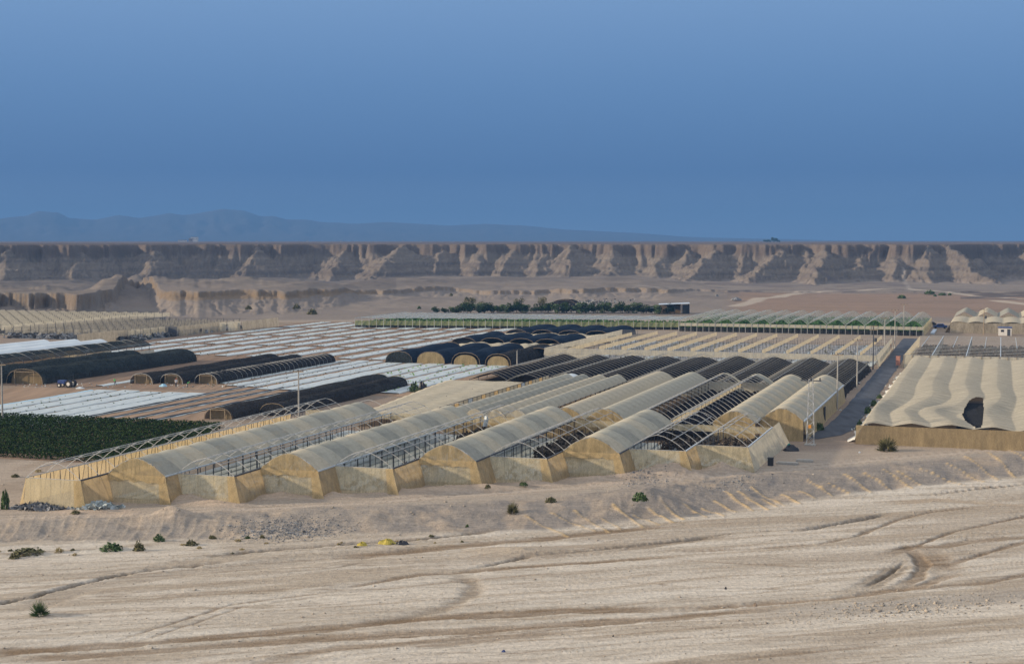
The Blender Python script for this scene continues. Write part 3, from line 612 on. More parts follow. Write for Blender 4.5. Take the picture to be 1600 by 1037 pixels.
for bi, (u0, u1, vf, cov) in enumerate(BAYS):
    uc = (u0+u1)/2; wd = u1-u0
    root = house('net_house_bay', names[bi], 'net greenhouse', uc, vf, 'bays of the front row of net houses')
    o = ORG[root.name]; nh_ = int((VB-vf)/SP); L = (VB-vf)/nh_
    hm = hoop_mesh(wd, RISE)
    for k in range(nh_+1):
        if cov and 0 < k < nh_-1: continue
        part('hoop', hm, root, (0, k*L, EV))
    vend = {1: 211.5, 3: 215, 5: VB, 7: VB}.get(bi, VB)
    if cov:
        nr_ = int(round((vend-vf)/L))
        for k in range(nr_): part('roof_panel', panel_mesh(wd, RISE, L, ('roof_a', 'roof_b', 'roof_a', 'roof_c')[(k*5+bi) % 4], k % 3), root, (0, k*L+.01, EV))
    # rails: ridge, eaves, purlins
    segs = [((u0, vf, EV), (u0, VB, EV)), ((u1, vf, EV), (u1, VB, EV))]
    if not cov:
        segs += [((uc, vf, EV+RISE), (uc, VB, EV+RISE))]+[((uc+s_*wd*.25, vf, EV+arch(wd*.25, wd, RISE)-.04), (uc+s_*wd*.25, VB, EV+arch(wd*.25, wd, RISE)-.04)) for s_ in (-1, 1)]
    rails(root, 'rail', segs, .05)
    rails(root, 'gutter', [((u1+.02, vf, EV+.02), (u1+.02, VB, EV+.02))], .11, 'tin' if bi in (1, 3, 8, 9) else 'steel_dark')
    for k in range(nh_+1): part('post', post_mesh(EV), root, (u1-uc-.08, k*L+(.35 if k == 0 else 0), 0))
    for k in range(nh_*2): part('prop', post_mesh(EV-.1, .028), root, (u0-uc+.15, k*L/2+.6, 0)) if not cov else None
    # front
    wall('front_wall', root, (u0, vf), (u1, vf), -.1, EV, 'pale', (.2, -.9), .16, seed=bi+1, flare2=(1.05, -.9))
    if cov:
        gable(root, uc, vf-.05, wd, RISE, EV, 'gold', seed=bi)
        wall('valance', root, (u0, vf), (u1, vf), EV-.95, EV+.02, 'gold', (0, -.25), .10, .35, 3, seed=bi+30, scal=.55, off=(0, -.12))
    else: rails(root, 'front_rail', [((u0, vf, EV), (u1, vf, EV))], .04)
    nx_ = BAYS[bi+1][2] if bi < 9 else 224
    wall('side_wall', root, (u1, vf), (u1, nx_), -.1, EV, 'gold_dark' if bi < 9 else 'cream', (1.05, -.9), .16, .45, seed=bi+60, flare2=(1.25 if bi < 9 else 1.7, -.6))
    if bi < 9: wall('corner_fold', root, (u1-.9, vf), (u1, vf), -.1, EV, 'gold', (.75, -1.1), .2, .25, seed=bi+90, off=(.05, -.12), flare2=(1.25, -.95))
    if bi == 0:
        wall('side_net', root, (u0, vf), (u0, VB-5), -.1, EV, 'gold', (-.9, 0), .12, 1.2, seed=77, nz=3)
        m = MB()
        for k in range(nh_*3): y_ = k*L/3; m.tube([(u0-uc+.12, y_, EV), (u0-uc-.35, y_+(.9 if k % 3 else 0), .6)], .035, 3)
        part('brace', m.mesh('brace', 'steel_dark'), root)
    # floor film and what grows on it
    if bi > 0:
        for k in range(4):
            key = ('m', round(VB-vf), k); part('mulch_strip', strip_mesh(1.7, VB-vf-1.5, k+bi*3, 'mulch'), root, (-wd/2+wd*(k+.5)/4, 1, .03))
    if not cov and bi > 0:
        pts = [((k+.5)/4*wd-wd/2+random.uniform(-.3, .3), y_, 0) for k in range(4) for y_ in np.arange(1, 38 if bi < 5 else 22, .6) if random.random() < .6]
        seedlings('dry_plants', root, pts, 'dead', .34, .6, 4, .1)
        pts = [((k+.5)/4*wd-wd/2+random.uniform(-.5, .5), y_, 0) for k in range(4) for y_ in np.arange((40 if bi < 5 else (18 if bi < 9 else 8)), VB-vf-.5, .3)]
        seedlings('dead_vines', root, pts, 'dead', .36, 1.5, 16, .1)
        ps = MB()
        for k in range(1, 4):
            for y_ in np.arange(2, VB-vf, 7.4): ps.box(-wd/2+wd*k/4-.03, -wd/2+wd*k/4+.03, y_, y_+.06, 0, 2.3)
        part('trellis_post', ps.mesh('trellis_post', 'steel_dark'), root, stuff=True)
    wall('back_wall', root, (u0, VB), (u1, VB), 2.1, EV, 'pale', (0, .2), .08, seed=bi+44, nz=2)
# sloping corner net at the right end and rags
rg_ = house('rag', 'white rag hanging from the hoops of the open bay beside the second beige roof', 'rag', -73.4, 213)
part('cloth', MB().grid(lambda a, b_: (-.35+.7*a+.1*math.sin(b_*5), .15*math.sin(a*6+b_*3), -.2-1.6*b_), 4, 6).mesh('cloth', 'white', True), rg_, (0, 0, 3.9))
# ---- second row, behind
VF2, VE2 = 219.2, 286.0
B2 = [(-80.7, 3.4, 2.9, 1.1, 'n'), (-77.3, 3.4, 2.9, 1.1, 'n'), (-73.9, 3.4, 2.9, 1.1, 'n'), (-70.4, 3.6, 2.9, 1.2, 'n'), (-65.9, 0, 0, 0, ''), (-62.7, 6.35, 3.0, 1.7, 'c'), (-56.35, 6.35, 3.0, 1.7, 'c'),
      (-50.0, 6.35, 3.0, 1.7, 'o'), (-43.65, 6.35, 3.0, 1.7, 'o'), (-37.3, 6.35, 3.0, 1.75, 'c'), (-30.95, 6.5, 3.0, 1.85, 'c')]
lab2 = ['narrow beige tunnel roof furthest left in the second row, beside the tiers of golden panels', 'second narrow beige roof from the left in the second row', 'third narrow beige roof from the left in the second row',
        'fourth narrow beige roof, next to the wide roofs of the second row', '', 'left one of the two wide beige roofed bays in the middle of the second row',
        'wide beige roofed bay in the second row, left of the open black floored bays', 'left one of two open hooped bays over black netting in the second row', 'right one of two open hooped bays over black netting in the second row',
        'beige roofed bay with golden front, just left of the bay by the road', 'beige roofed bay beside the road at the right end of the second row']
for bi, (uc, wd, ev, rise, kd) in enumerate(B2):
    if not kd: continue
    v0 = VF2 + (2.5 if bi == 9 else 7.5 if bi == 10 else 0); v1 = VE2-({'n': 3}.get(kd, 0))
    root = house('net_house_bay', lab2[bi], 'net greenhouse', uc, v0, 'bays of the second row of net houses')
    n_ = int((v1-v0)/3.3); L = (v1-v0)/n_; hm = hoop_mesh(wd, rise)
    for k in range(n_+1):
        if kd != 'o' and 0 < k < n_: continue
        part('hoop', hm, root, (0, k*L, ev))
    if kd in 'cn':
        for k in range(n_): part('roof_panel', panel_mesh(wd+.1, rise, L, ('roof_a', 'roof_b', 'roof_c')[(k*3+bi) % 3] if bi < 9 else ('roof_c', 'roof_a')[k % 2], k % 3, 3, .09, .06, 10), root, (0, k*L, ev))
        gable(root, uc, v0-.05, wd, rise, ev, 'gold' if kd == 'c' else 'cream', seed=bi+11)
        wall('front_wall', root, (uc-wd/2, v0), (uc+wd/2, v0), 0, ev, 'gold', (0, -.4), .15, seed=bi+120)
    else:
        part('roof_panel', panel_mesh(wd, rise, L*.6, 'cream', 1, 3), root, (0, (n_-.6)*L, ev)); part('roof_panel', panel_mesh(wd, rise, L, 'roof_b', 2, 3), root, (0, (n_-1.6)*L, ev)) if bi == 8 else None
        for s_ in range(3):
            xs_ = -wd/2+wd*(s_+.5)/3
            part('shade_sheet', MB().grid(lambda a, b_: (xs_-wd/6+wd/3*a, b_*(v1-v0-2)+.5, 1.5-.5*(2*a-1)**2+.12*math.sin(b_*90)), 6, 60).mesh('shade_sheet', 'black_low', True), root)
    rails(root, 'rail', [((uc-wd/2, v0, ev), (uc-wd/2, v1, ev)), ((uc+wd/2, v0, ev), (uc+wd/2, v1, ev))]+([((uc, v0, ev+rise), (uc, v1, ev+rise))] if kd == 'o' else []), .06, 'steel')
    for k in range(n_+1): part('post', post_mesh(ev), root, (wd/2, k*L, 0))
    if bi == 8: wall('valley_net', root, (uc-wd/2, v0), (uc-wd/2, v1), 2.2, 3.0, 'pale', (0, 0), .05, 1.5, 2)
    if bi == 10:
        wall('side_wall', root, (uc+wd/2, v0), (uc+wd/2, v1), 0, ev, 'pale', (.5, 0), .10, 1.0, seed=210)
        rails(root, 'gutter', [((uc+wd/2+.05, v0, ev), (uc+wd/2+.05, v1, ev))], .16, 'tin')
        part('doorway', MB().box(-.05, .12, 0, 1.6, 0, 2.6).mesh('doorway', 'dark'), root, (wd/2+.35, 24, 0))
    wall('end_wall', root, (uc-wd/2, v1), (uc+wd/2, v1), 0, ev, 'cream', (0, .3), .08, 1.2, seed=bi+150, nz=2)
# white sheet lying at the back between the panels and the narrow roofs
single('plastic_sheet', MB().grid(lambda a, b_: (-2.2+4.4*a, -3+9*b_, 3.4-.8*(2*a-1)**2+.1*math.sin(9*b_)), 6, 8).mesh('plastic_sheet', 'white', True), 'white plastic sheet over the far end of the narrow beige roofs', 'sheet', -81.5, 283.5)
# ---- low cream net roof left of the panels
lo = house('flat_net_roof', 'low flat cream net stretched over posts behind the second beige roof of the front row', 'net roof', -96, 226)
PZ = [uv(*p, 2.0) for p in ((579, 634), (649, 613.5), (703, 601), (745, 600), (800, 601), (815, 597))]
def lowf(a, b_):
    v_ = 222+b_*62; ul = np.interp(v_, [222, 231, 262, 280, 290], [-100, -100, -104, -106, -106.5]); u_ = ul+(-86.8-ul)*a
    return u_+96, v_-226, 2.1-.12*math.sin(a*math.pi*3)**2-.10*math.sin(b_*40)**2-(1.6 if a == 0 else 0)
part('net_sheet', MB().grid(lowf, 24, 60).mesh('net_sheet', 'cream', True), lo)
for k in range(9):
    for j in range(4): part('post', post_mesh(2.0), lo, (-3+j*4, k*7, 0))
# ---- golden panels in two tiers along one side
pf = house('panel_screen', 'long screen of golden panels in two tiers beside the flat cream net', 'screen', -86.2, 227)
pm = MB().box(-.03, .03, .08, 2.22, 0, 1.05).mesh('panel', 'cream'); pw = MB().box(-.03, .03, .08, 2.22, 0, 1.05).mesh('panel', 'white')
pg = MB().box(-.03, .03, .08, 2.22, 0, 1.05).mesh('panel', 'gold')
for t_ in range(2):
    for k in range(27 if t_ else 29):
        me = pw if (t_, k) in ((1, 6), (1, 19), (0, 14), (0, 18), (0, 17)) else (pg if (k*7+t_*3) % 3 == 0 else pm)
        part('panel', me, pf, (t_*.06, k*2.3+(0 if t_ else 0), .75+t_*1.2))
for k in range(30): part('post', post_mesh(3.05), pf, (.1, k*2.3-.05, 0))
rails(pf, 'rail', [((-86.1, 227, z_), (-86.1, 293.5, z_)) for z_ in (.7, 1.88, 3.05)], .05, 'steel_dark')
# ---- black hooped tunnels across the middle
for bi in range(9):
    wd = 8.67; uc = -107+wd*(bi+.5); v0 = 300-(bi*1.6 if bi < 3 else 9) - (3 if bi > 2 else 0); v1 = 358
    root = house('hooped_tunnel', ['leftmost low black netted tunnel with bare hoops, beside the white beds of seedlings', 'second black netted tunnel from the left under bare hoops', 'third black netted tunnel from the left, sagging under its hoops',
        'fourth black netted tunnel from the left, above the narrow beige roofs', 'black netted tunnel in the middle of nine, behind the wide beige roofs', 'fourth black netted tunnel from the road',
        'third black netted tunnel from the road', 'second black netted tunnel from the road', 'black netted tunnel next to the road, its net crumpled down the side'][bi], 'tunnel', uc, v0, 'black netted tunnels across the middle of the farm')
    rg = np.random.default_rng(bi); n_ = int((v1-v0)/2.9); L = (v1-v0)/n_; low = .25 if bi else .5
    hz = .6 if bi < 2 else 1.1
    hm = hoop_mesh(wd, 1.7, .04, 8, 'hoop_grey')
    for k in range(n_+1): part('hoop', hm, root, (0, k*L, hz))
    rails(root, 'rail', [((uc-wd/2, v0, hz+.03), (uc-wd/2, v1, hz+.03))], .10, 'wood'); rails(root, 'ridge_rail', [((uc, v0, hz+1.7), (uc, v1, hz+1.7))], .04, 'steel')
    ph = rg.uniform(0, 6, 3)
    def bf(a, b_):
        x = -wd/2+wd*a; y = b_*(v1-v0); sg = .28+.5*max(0, math.sin(y*.11+ph[0]))+.12*abs(math.sin(math.pi*y/L))
        return x, y, max(.05, hz+arch(x, wd, 1.7)-sg*(1-abs(2*a-1)**3)-.05)
    part('shade_net', MB().grid(bf, 14, n_*3).mesh('shade_net', 'black_low', True), root)
    for k in range(0, n_+1, 2): part('post', post_mesh(hz+.1), root, (-wd/2, k*L, 0))
    if bi == 8: wall('side_net', root, (uc+wd/2, v0), (uc+wd/2, v1), 0, hz+.1, 'black', (.9, 0), .45, .8, 5, seed=301)
    if bi == 8:
        for k in range(n_*2): part('prop', MB().tube([(0, 0, hz+.3), (.9, .3, 0)], .05, 3).mesh('prop', 'steel') if k == 0 else bpy.data.meshes['prop'], root, (wd/2-.3, k*L/2, 0))
# ---- partitioned net house
PV0, PV1 = 362.0, 444.0
root = house('partitioned_net_house', 'wide roofless net house with rows of cream partitions, behind the black tunnels', 'net greenhouse', -108, PV0)
wall('front_net', root, (-109, PV0), (-27.5, PV0), 1.7, 3.1, 'cream', (0, -.1), .08, 1.2, seed=400, nz=2)
wall('lower_net', root, (-109, PV0), (-96, PV0), 0, 1.7, 'cream', (0, -.4), .10, .8, seed=401, nz=2)
wall('side_net', root, (-27.5, PV0), (-28.5, 430), 0, 3.1, 'cream', (.4, 0), .12, 1.4, seed=402, nz=3)
wall('side_net', root, (-109, PV0), (-109, PV1), 1.2, 3.1, 'cream', (-.2, 0), .10, 1.6, seed=403, nz=2)
for k in range(42): part('post', post_mesh(3.1, .05, 'steel'), root, (-1+k*1.95, 0, 0))
part('floor_film', MB().grid(lambda a, b_: (1+77*a, 1+76*b_, .06), 1, 1).mesh('floor_film', 'litter'), root)
for k in range(13):
    u_ = -103.2+k*5.93; va, vb = 371+(0 if k else -8), 440
    n_ = 20; sg = (vb-va)/n_
    me = bpy.data.meshes.get('partition_net') or MB().grid(lambda a, b_: (.1*math.sin(a*40)*b_, a*69, 3.08-1.0*b_), 60, 2).mesh('partition_net', 'gold_cream', True)
    part('partition', me, root, (u_+108, va-PV0, 0))
    for j in range(0, n_+1, 2): part('post', post_mesh(3.05), root, (u_+108-.12, va+j*sg-PV0, 0))
m = MB()
for k in range(14): m.tube([(-1, k*6, 3.1), (80.5, k*6, 3.1)], .03, 3)
part('roof_wire', m.mesh('roof_wire', 'steel'), root)
m = MB()
for k in range(27):
    for j in range(13): m.box(k*3+.3, k*3+.36, j*6+2, j*6+2.06, 0, 2.2)
part('crop_stake', m.mesh('crop_stake', 'steel_dark'), root, stuff=True)
seedlings('dry_plants', root, [(random.uniform(1, 79), random.uniform(1, 78), 0) for _ in range(500)], 'leaf_olive', .3, .4, 3)
for k in range(26):
    x = k*3.1+1; part('crop_row', strip_mesh(1.4, 74, k+900, 'mulch_grey', .12), root, (x, 3, .08)) if k % 2 else None
# ---- blue-black tunnels with golden ends
def tunnel(label, uc, v0, v1, wd, h, mat, group, end=None, rib=2.0, hoops=False, endmat='gold', rear=True, sag=.10, name='crop_tunnel', seed=0, hmat='wood', skirt=0):
    root = house(name, label, 'tunnel', uc, v0, group); L = v1-v0; nr_ = max(2, int(L/rib)); rg = np.random.default_rng(seed+int(abs(uc)*10)); ph = rg.uniform(0, 6, 4)
    def tf(a, b_):
        t = math.pi*a; y = b_*L; r_ = 1-sag*(.35+.65*abs(math.sin(math.pi*y/rib)))*.5-.04*math.sin(y*.35+ph[0]+a*2)
        cx, sz = math.cos(t), math.sin(t)
        return -wd/2*math.copysign(abs(cx)**.85, cx)*r_, y, h*max(0, sz)**.8*r_
    part('cover', MB().grid(tf, 14, nr_*3).mesh('cover', mat, True), root)
    key = ('th', wd, h, hmat)
    if key not in _h:
        _h[key] = MB().tube([(-wd/2*math.copysign(abs(math.cos(math.pi*k/8))**.85, math.cos(math.pi*k/8)), 0, h*math.sin(math.pi*k/8)**.8 if 0 < k < 8 else 0) for k in range(9)], .05, 3).mesh('hoop', hmat)
    for k in ([0, nr_] if not hoops else range(nr_+1)): part('hoop', _h[key], root, (0, k*L/nr_, .02))
    if end:
        ins = {'full': .97, 'small': .82, 'door': .9}[end]; nn = 16; rf = rg.uniform(-.06, .06, nn+1)
        def ef(a, b_):
            t = math.pi*a; cx, sz = math.cos(t), math.sin(t)
            return -wd/2*math.copysign(abs(cx)**.85, cx)*ins, -.1+rf[int(round(a*nn))]*(1-b_), h*max(0, sz)**.8*ins*b_
        if end != 'door': part('end_net', MB().grid(ef, nn, 3).mesh('end_net', endmat, True), root)
        else:
            m_ = MB().box(-wd*.27, -wd*.27+.12, -.1, 0, 0, h*.8).box(wd*.27-.12, wd*.27, -.1, 0, 0, h*.8).box(-wd*.27, wd*.27, -.12, 0, h*.8, h*.8+.12)
            part('door_frame', m_.mesh('door_frame', 'wood'), root); part('end_net', MB().grid(ef, nn, 3).mesh('end_net', endmat, True), root, (0, 1.2, 0))
    if rear:
        part('rear_net', MB().grid(lambda a, b_: (tf(a, 1)[0], L, tf(a, 1)[2]*b_), 12, 2).mesh('rear_net', mat, True), root)
    return root
g_ = 'blue black tunnels with golden end nets'
tunnel('dark tunnel with a dark see-through end, leftmost of the four tunnels with end nets', -140.4, 342, 378, 7.2, 2.9, 'blue', g_, 'full', endmat='dark' if False else 'green')
tunnel('blue black tunnel with a golden end net, second from the left', -131.8, 341.6, 379, 7.4, 3.0, 'blue', g_, 'full')
tunnel('blue black tunnel with a golden end net, third from the left', -122.8, 341.6, 378, 7.4, 3.0, 'blue', g_, 'small')
tunnel('blackish tunnel with a small golden end net, beside the panelled net house', -114.4, 341.2, 379, 6.6, 2.9, 'black', g_, 'small')
tunnel('short dark tunnel behind the four with end nets, nearest the panelled net house', -108.6+(-3.2), 366, 384, 6, 2.7, 'blue', g_)
for r_, (va, vb, us) in enumerate((((396), 424, [-143, -134.5, -126.0, -118.5]), (438, 472, [-141, -132.5, -124, -115.5]))):
    for k, uq in enumerate(us):
        tunnel('%s blue black tunnel from the left in the %s of the dark block' % (('first', 'second', 'third', 'fourth')[k], ('middle rank', 'far rank')[r_]), uq, va, vb, 8.2, 3.0-.1*r_, 'blue', 'short blue black tunnels behind the golden ends')
for k, (va, vb, ua, ub) in enumerate(((380, 392, -139, -108.5), (426, 436, -141, -106))):
    single('draped_net', MB().grid(lambda a, b_: ((ub-ua)*a, (vb-va)*b_, 1.6+.9*abs(math.sin(a*math.pi*4+.5))*(1-.5*b_)+.15*math.sin(a*50+b_*9)-(1.5 if b_ in (0,) else 0)), 60, 8).mesh('draped_net', 'cream', True),
           ('cream net draped in waves behind the tunnels with golden ends', 'cream net draped in waves between the middle and far ranks of dark tunnels')[k], 'net', ua, va)
# ---- dark tunnels in the left fields
g_ = 'low dark tunnels beside the brown field'
tunnel('low dark tunnel at the edge of the brown field, with a wooden door frame', -124.8, 224, 293, 5.2, 2.0, 'black', g_, 'door', 2.4, endmat='gold_dark')
tunnel('low dark tunnel behind the front row, the one nearer the beige roofs', -118.6, 232, 288, 5.2, 2.1, 'black', g_, 'full', 2.4, endmat='black')
g_ = 'row of three low black tunnels between the white fields'
for k, (uq, va, vb) in enumerate(((-171.2, 275, 334), (-165.2, 277, 335), (-158.2, 279, 338))):
    tunnel('%s of three low black tunnels between the white fields' % ('left one', 'middle one', 'right one')[k], uq, va, vb, 5.4, 2.2, 'black', g_, 'door', 2.2, endmat='gold_dark', hoops=(k == 2), hmat='steel')
g_ = 'dark green tunnels by the tractor'
tunnel('large dark green netted tunnel behind the tractor, with a wooden door frame', -194.2, 267, 331, 9.0, 3.2, 'green', g_, 'door', 2.6, endmat='gold_dark')
tunnel('dark green netted tunnel at the left edge, behind the one with the wooden door frame', -203.6, 262, 322, 8.4, 3.3, 'green', g_, 'full', 2.6, endmat='green')
# ---- net house with white roofs at the left edge
root = house('net_house', 'dark arched net house with cream side band and white roofs behind, left edge', 'net greenhouse', -213, 262)
for k in range(7): part('roof_panel', panel_mesh(9, 1.6, 11.2, 'green', k % 3, 8, .12), root, (0, k*11.2, 3.0))
for k in range(23): part('hoop', hoop_mesh(9, 1.6, .05, 8, 'steel'), root, (0, k*3.5, 3.0)); part('post', post_mesh(3), root, (4.5, k*3.5, 0))
wall('side_net', root, (-208.4, 262), (-208.4, 341), .1, 1.9, 'cream', (.5, 0), .10, 1.2, seed=500, nz=3)
for j, (uq, ve) in enumerate(((-221, 336), (-227.4, 334), (-233.8, 330))):
    for k in range(6): part('white_roof', panel_mesh(6.4, 1.4, (ve-262)/6, 'white', k % 3, 6, .05), root, (uq+213, k*(ve-262)/6, 3.2))
    wall('end_wall', root, (uq-3.2, ve), (uq+3.2, ve), 0, 3.2, 'pale', (0, 0), .05, 1.2, seed=510+j, nz=2)
    part('end_hoop', hoop_mesh(6.4, 1.4, .06), root, (uq+213, ve-262, 3.2))
# ---- wide frames with stepped walls at far left
def framehouse(label, u0, u1, v0, v1, pitch, pmat, floor, seed, sparse=False):
    root = house('framed_net_house', label, 'net greenhouse', u0, v0)
    n_ = int(round((u1-u0)/pitch)); part('floor_film', MB().grid(lambda a, b_: ((u1-u0)*a, (v1-v0)*b_, .05), 1, 1).mesh('floor_film', floor), root)
    me = MB().grid(lambda a, b_: (.1*math.sin(a*50)*b_, a*(v1-v0), 3.0-1.5*b_), 40, 2).mesh('partition_net', pmat, True)
    np_ = min(int((v1-v0)/4.2), 290//(n_+1))
    for k in range(n_+1):
        part('partition', me, root, (k*pitch, 0, 0))
        for j in range(np_+1): part('post', post_mesh(3.4), root, (k*pitch+.06, j*(v1-v0)/np_, 0))
    m = MB()
    for j in range(0, np_+1): m.tube([(0, j*(v1-v0)/np_, 3.3), (u1-u0, j*(v1-v0)/np_, 3.3)], .045, 3)
    part('roof_wire', m.mesh('roof_wire', 'steel_dark'), root)
    seedlings('dark_netting', root, [(random.uniform(0, u1-u0), random.uniform(0, v1-v0), 0) for _ in range(1500)], 'rubble', 1.2, 1.2, 3)
    return root
fh = framehouse('roofless framed net house with stepped tan walls, beyond the far white field', -292, -246, 392, 462, 6.2, 'veil_tan', 'litter', 1)
ORG_ = [(-252.5, 372, 400, 'tan_net'), (-249.5, 401, 415, 'cream'), (-245.5, 416, 442, 'tan_net'), (-243, 443, 448, 'cream'), (-241, 449, 476, 'tan_net')]
for k, (uq, va, vb, mt) in enumerate(ORG_): wall('side_wall', fh, (uq, va), (uq, vb), 0, 3.1, mt, (.4, 0), .1, 1.2, seed=530+k, nz=3)
for k, (uq, va, vb, mt) in enumerate(ORG_[1:]): wall('step_wall', fh, (ORG_[k][0], va-.5), (uq, va-.5), 0, 3.1, 'steel_dark' if k == 1 else 'cream', (0, -.3), .1, 1.2, seed=540+k, nz=3)
framehouse('wide framed net house covered in cream panels, furthest left below the cliffs', -372, -300, 405, 500, 4.6, 'cream', 'cream', 2)
# ---- long green house at the back
root = house('long_net_house', 'long low net house with a green lower band, in front of the dark trees', 'net greenhouse', -212, 476)
wall('lower_band', root, (-212, 477), (-103, 499), .9, 2.5, 'olive_net', (0, -.2), .05, 2.2, seed=600, nz=2)
def lin(a): return (-212+109*a, 477+22*a)
part('dark_base', MB().grid(lambda a, b_: (109*a, 1+22*a, .9*b_), 30, 1).mesh('dark_base', 'black'), root)
for k in range(45): part('post', post_mesh(3, .06, 'steel'), root, (109*k/44, 1+22*k/44-.3, 0))
mm = MB()
for k in range(19): mm.tube([(k*5.9, 1+k*1.2, 3.3), (k*5.9+2, 44, 3.6)], .09, 4)
for k in range(8): mm.tube([(0, 3+k*5, 3.4), (109, 25+k*5*.5, 3.4)], .06, 3)
part('roof_rail', mm.mesh('roof_rail', 'tin'), root)
def roofn(a, b_): return (109*a, 1+22*a+b_*(42-18*a), 3.1+.35*abs(math.sin(a*math.pi*18))+.1*math.sin(b_*20))
M['veil'] = net('thin_roof_veil', (.48, .50, .47), .30, .3, avar=.12); M['veil_green'] = net('thin_crop_veil', (.52, .53, .46), .36, .35, avar=.10)
part('roof_net', MB().grid(roofn, 72, 8).mesh('roof_net', 'veil', True), root)
part('crop', quadcloud('crop', np.array([(x_, 3+x_*.2+random.uniform(0, 38-x_*.16), random.uniform(.2, 1.9)) for x_ in R.uniform(0, 109, 9000)]), 1.0, 'leaf_crop'), root, stuff=True)
# ---- arched green houses
root = house('arched_net_house', 'row of pale arched roofs over green crops, behind the partitioned net house', 'net greenhouse', -101, 490)
nb = 13; wb = 78.0/nb
for k in range(nb):
    for j in range(4): part('roof_panel', panel_mesh(wb, 1.9, 15, 'veil_green', j % 3, 6, .05), root, (wb*(k+.5), j*15, 3.0))
    for j in range(11): part('hoop', hoop_mesh(wb, 1.9, .05), root, (wb*(k+.5), j*6, 3.0))
    part('ridge', MB().tube([(0, 0, 0), (0, 60, 0)], .10, 4).mesh('ridge', 'tin') if k == 0 else bpy.data.meshes['ridge'], root, (wb*(k+.3), 0, 4.65))
wall('front_band', root, (-101, 489.8), (-23, 489.8), 1.9, 2.9, 'cream', (0, -.1), .05, 2, seed=610, nz=2)
part('dark_base', MB().grid(lambda a, b_: (78*a, .2, 1.6*b_), 30, 1).mesh('dark_base', 'black'), root)
wall('side_wall', root, (-23, 490), (-23, 550), 0, 3, 'pale', (.4, 0), .05, 3, seed=611, nz=2)
for k in range(40): part('post', post_mesh(3, .06, 'steel'), root, (2*k, -.3, 0))
part('crop', quadcloud('crop', np.array([(x_, random.uniform(1, 58), random.uniform(.3, 3.0)) for x_ in R.uniform(.5, 77.5, 11000)]), 1.1, 'leaf_crop'), root, stuff=True)
single('tin_sheet', MB().box(-.6, .6, 0, 22, 0, .5).mesh('tin_sheet', 'tin'), 'long pale strip lying beside the right end of the arched green house', 'sheet', -20.6, 500)
# ---- top right: two cream houses
root = house('scalloped_net_house', 'cream net house with a scalloped roof edge, in front of the peaked one', 'net greenhouse', -15.5, 511)
part('roof_net', MB().grid(lambda a, b_: (44*a, 36*b_, 3.3+.45*abs(math.sin(a*math.pi*8))+.3*math.sin(b_*3)-.5*(a == 0)), 96, 10).mesh('roof_net', 'roof_c', True), root)
wall('front_wall', root, (-15.5, 511), (28.5, 511), 0, 3.3, 'tan_net', (0, -.4), .10, .8, seed=620, nz=3)
wall('side_wall', root, (-15.5, 511), (-15.5, 547), 0, 3.0, 'cream', (-1.6, 0), .10, 1.5, seed=621, nz=2)
root = house('peaked_net_house', 'cream net house with four peaked brown gables, at the top right behind the scalloped one', 'net greenhouse', -15.5, 549)
for k in range(6):
    part('roof_panel', MB().grid(lambda a, b_: (7.3*a, 36*b_, 3.2+2.0*(1-abs(2*a-1)**1.1)+.1*math.sin(b_*14)), 8, 8).mesh('roof_panel', 'roof_c' if k % 2 else 'roof_b', True), root, (7.3*k, 0, 0))
    part('gable_net', MB().grid(lambda a, b_: (.9+5.5*a, .1, 3.2+1.6*(1-abs(2*a-1)**1.3)*b_), 8, 2).mesh('gable_net', 'tan_net', True), root, (7.3*k, -.2, 0))
wall('side_wall', root, (-15.5, 549), (-15.5, 585), 0, 3.0, 'cream', (-1.6, 0), .1, 1.5, seed=625, nz=2)
wall('front_wall', root, (-15.5, 549), (28.5, 549), 0, 3.2, 'tan_net', (0, 0), .10, 1.8, seed=626, nz=2)
# ---- open frames right of the road
root = house('open_frame_house', 'roofless frame house right of the road with grey net partitions over white beds', 'net greenhouse', -21.5, 366)
wall('front_wall', root, (-21.5, 366), (22, 366), 0, 3.1, 'cream', (0, -.2), .08, 1.0, seed=630, nz=3)
wall('side_net', root, (-21.5, 366), (-21.5, 442), 0, 3.0, 'pale', (-.2, 0), .08, 1.6, seed=631, nz=2)
part('floor_film', MB().grid(lambda a, b_: (.5+43*a, 2+28*b_, .06), 1, 1).mesh('floor_film', 'mulch_grey'), root)
part('soil_floor', MB().grid(lambda a, b_: (.5+43*a, 30+45*b_, .05), 1, 1).mesh('soil_floor', 'soil_dark'), root)
me = MB().grid(lambda a, b_: (.1*math.sin(a*40)*b_, a*74, 3.0-2.6*b_), 40, 2).mesh('partition_net', 'veil', True)
rl = MB().tube([(0, 0, 3.05), (0, 74, 3.05)], .12, 4).mesh('partition_rail', 'tin')
for k in range(6):
    part('partition', me, root, (6.4+k*7.7, 1, 0)); part('partition_rail', rl, root, (6.4+k*7.7, 1, 0)); part('partition_rail', rl, root, (2.6+k*7.7, 30, 0), 0, (.6, .6, 1))
    for j in range(18): part('post', post_mesh(3.0), root, (6.4+k*7.7, 1+j*4.3, 0))
m = MB()
for j in range(16): m.tube([(0, j*5, 3.1), (43, j*5, 3.1)], .05, 3)
part('roof_wire', m.mesh('roof_wire', 'steel'), root)
for k in range(23): part('post', post_mesh(3.1, .06, 'wood'), root, (k*1.95, -.1, 0))
seedlings('dry_plants', root, [(random.uniform(1, 43), random.uniform(30, 74), 0) for _ in range(1500)], 'dead', .6, .7, 3)
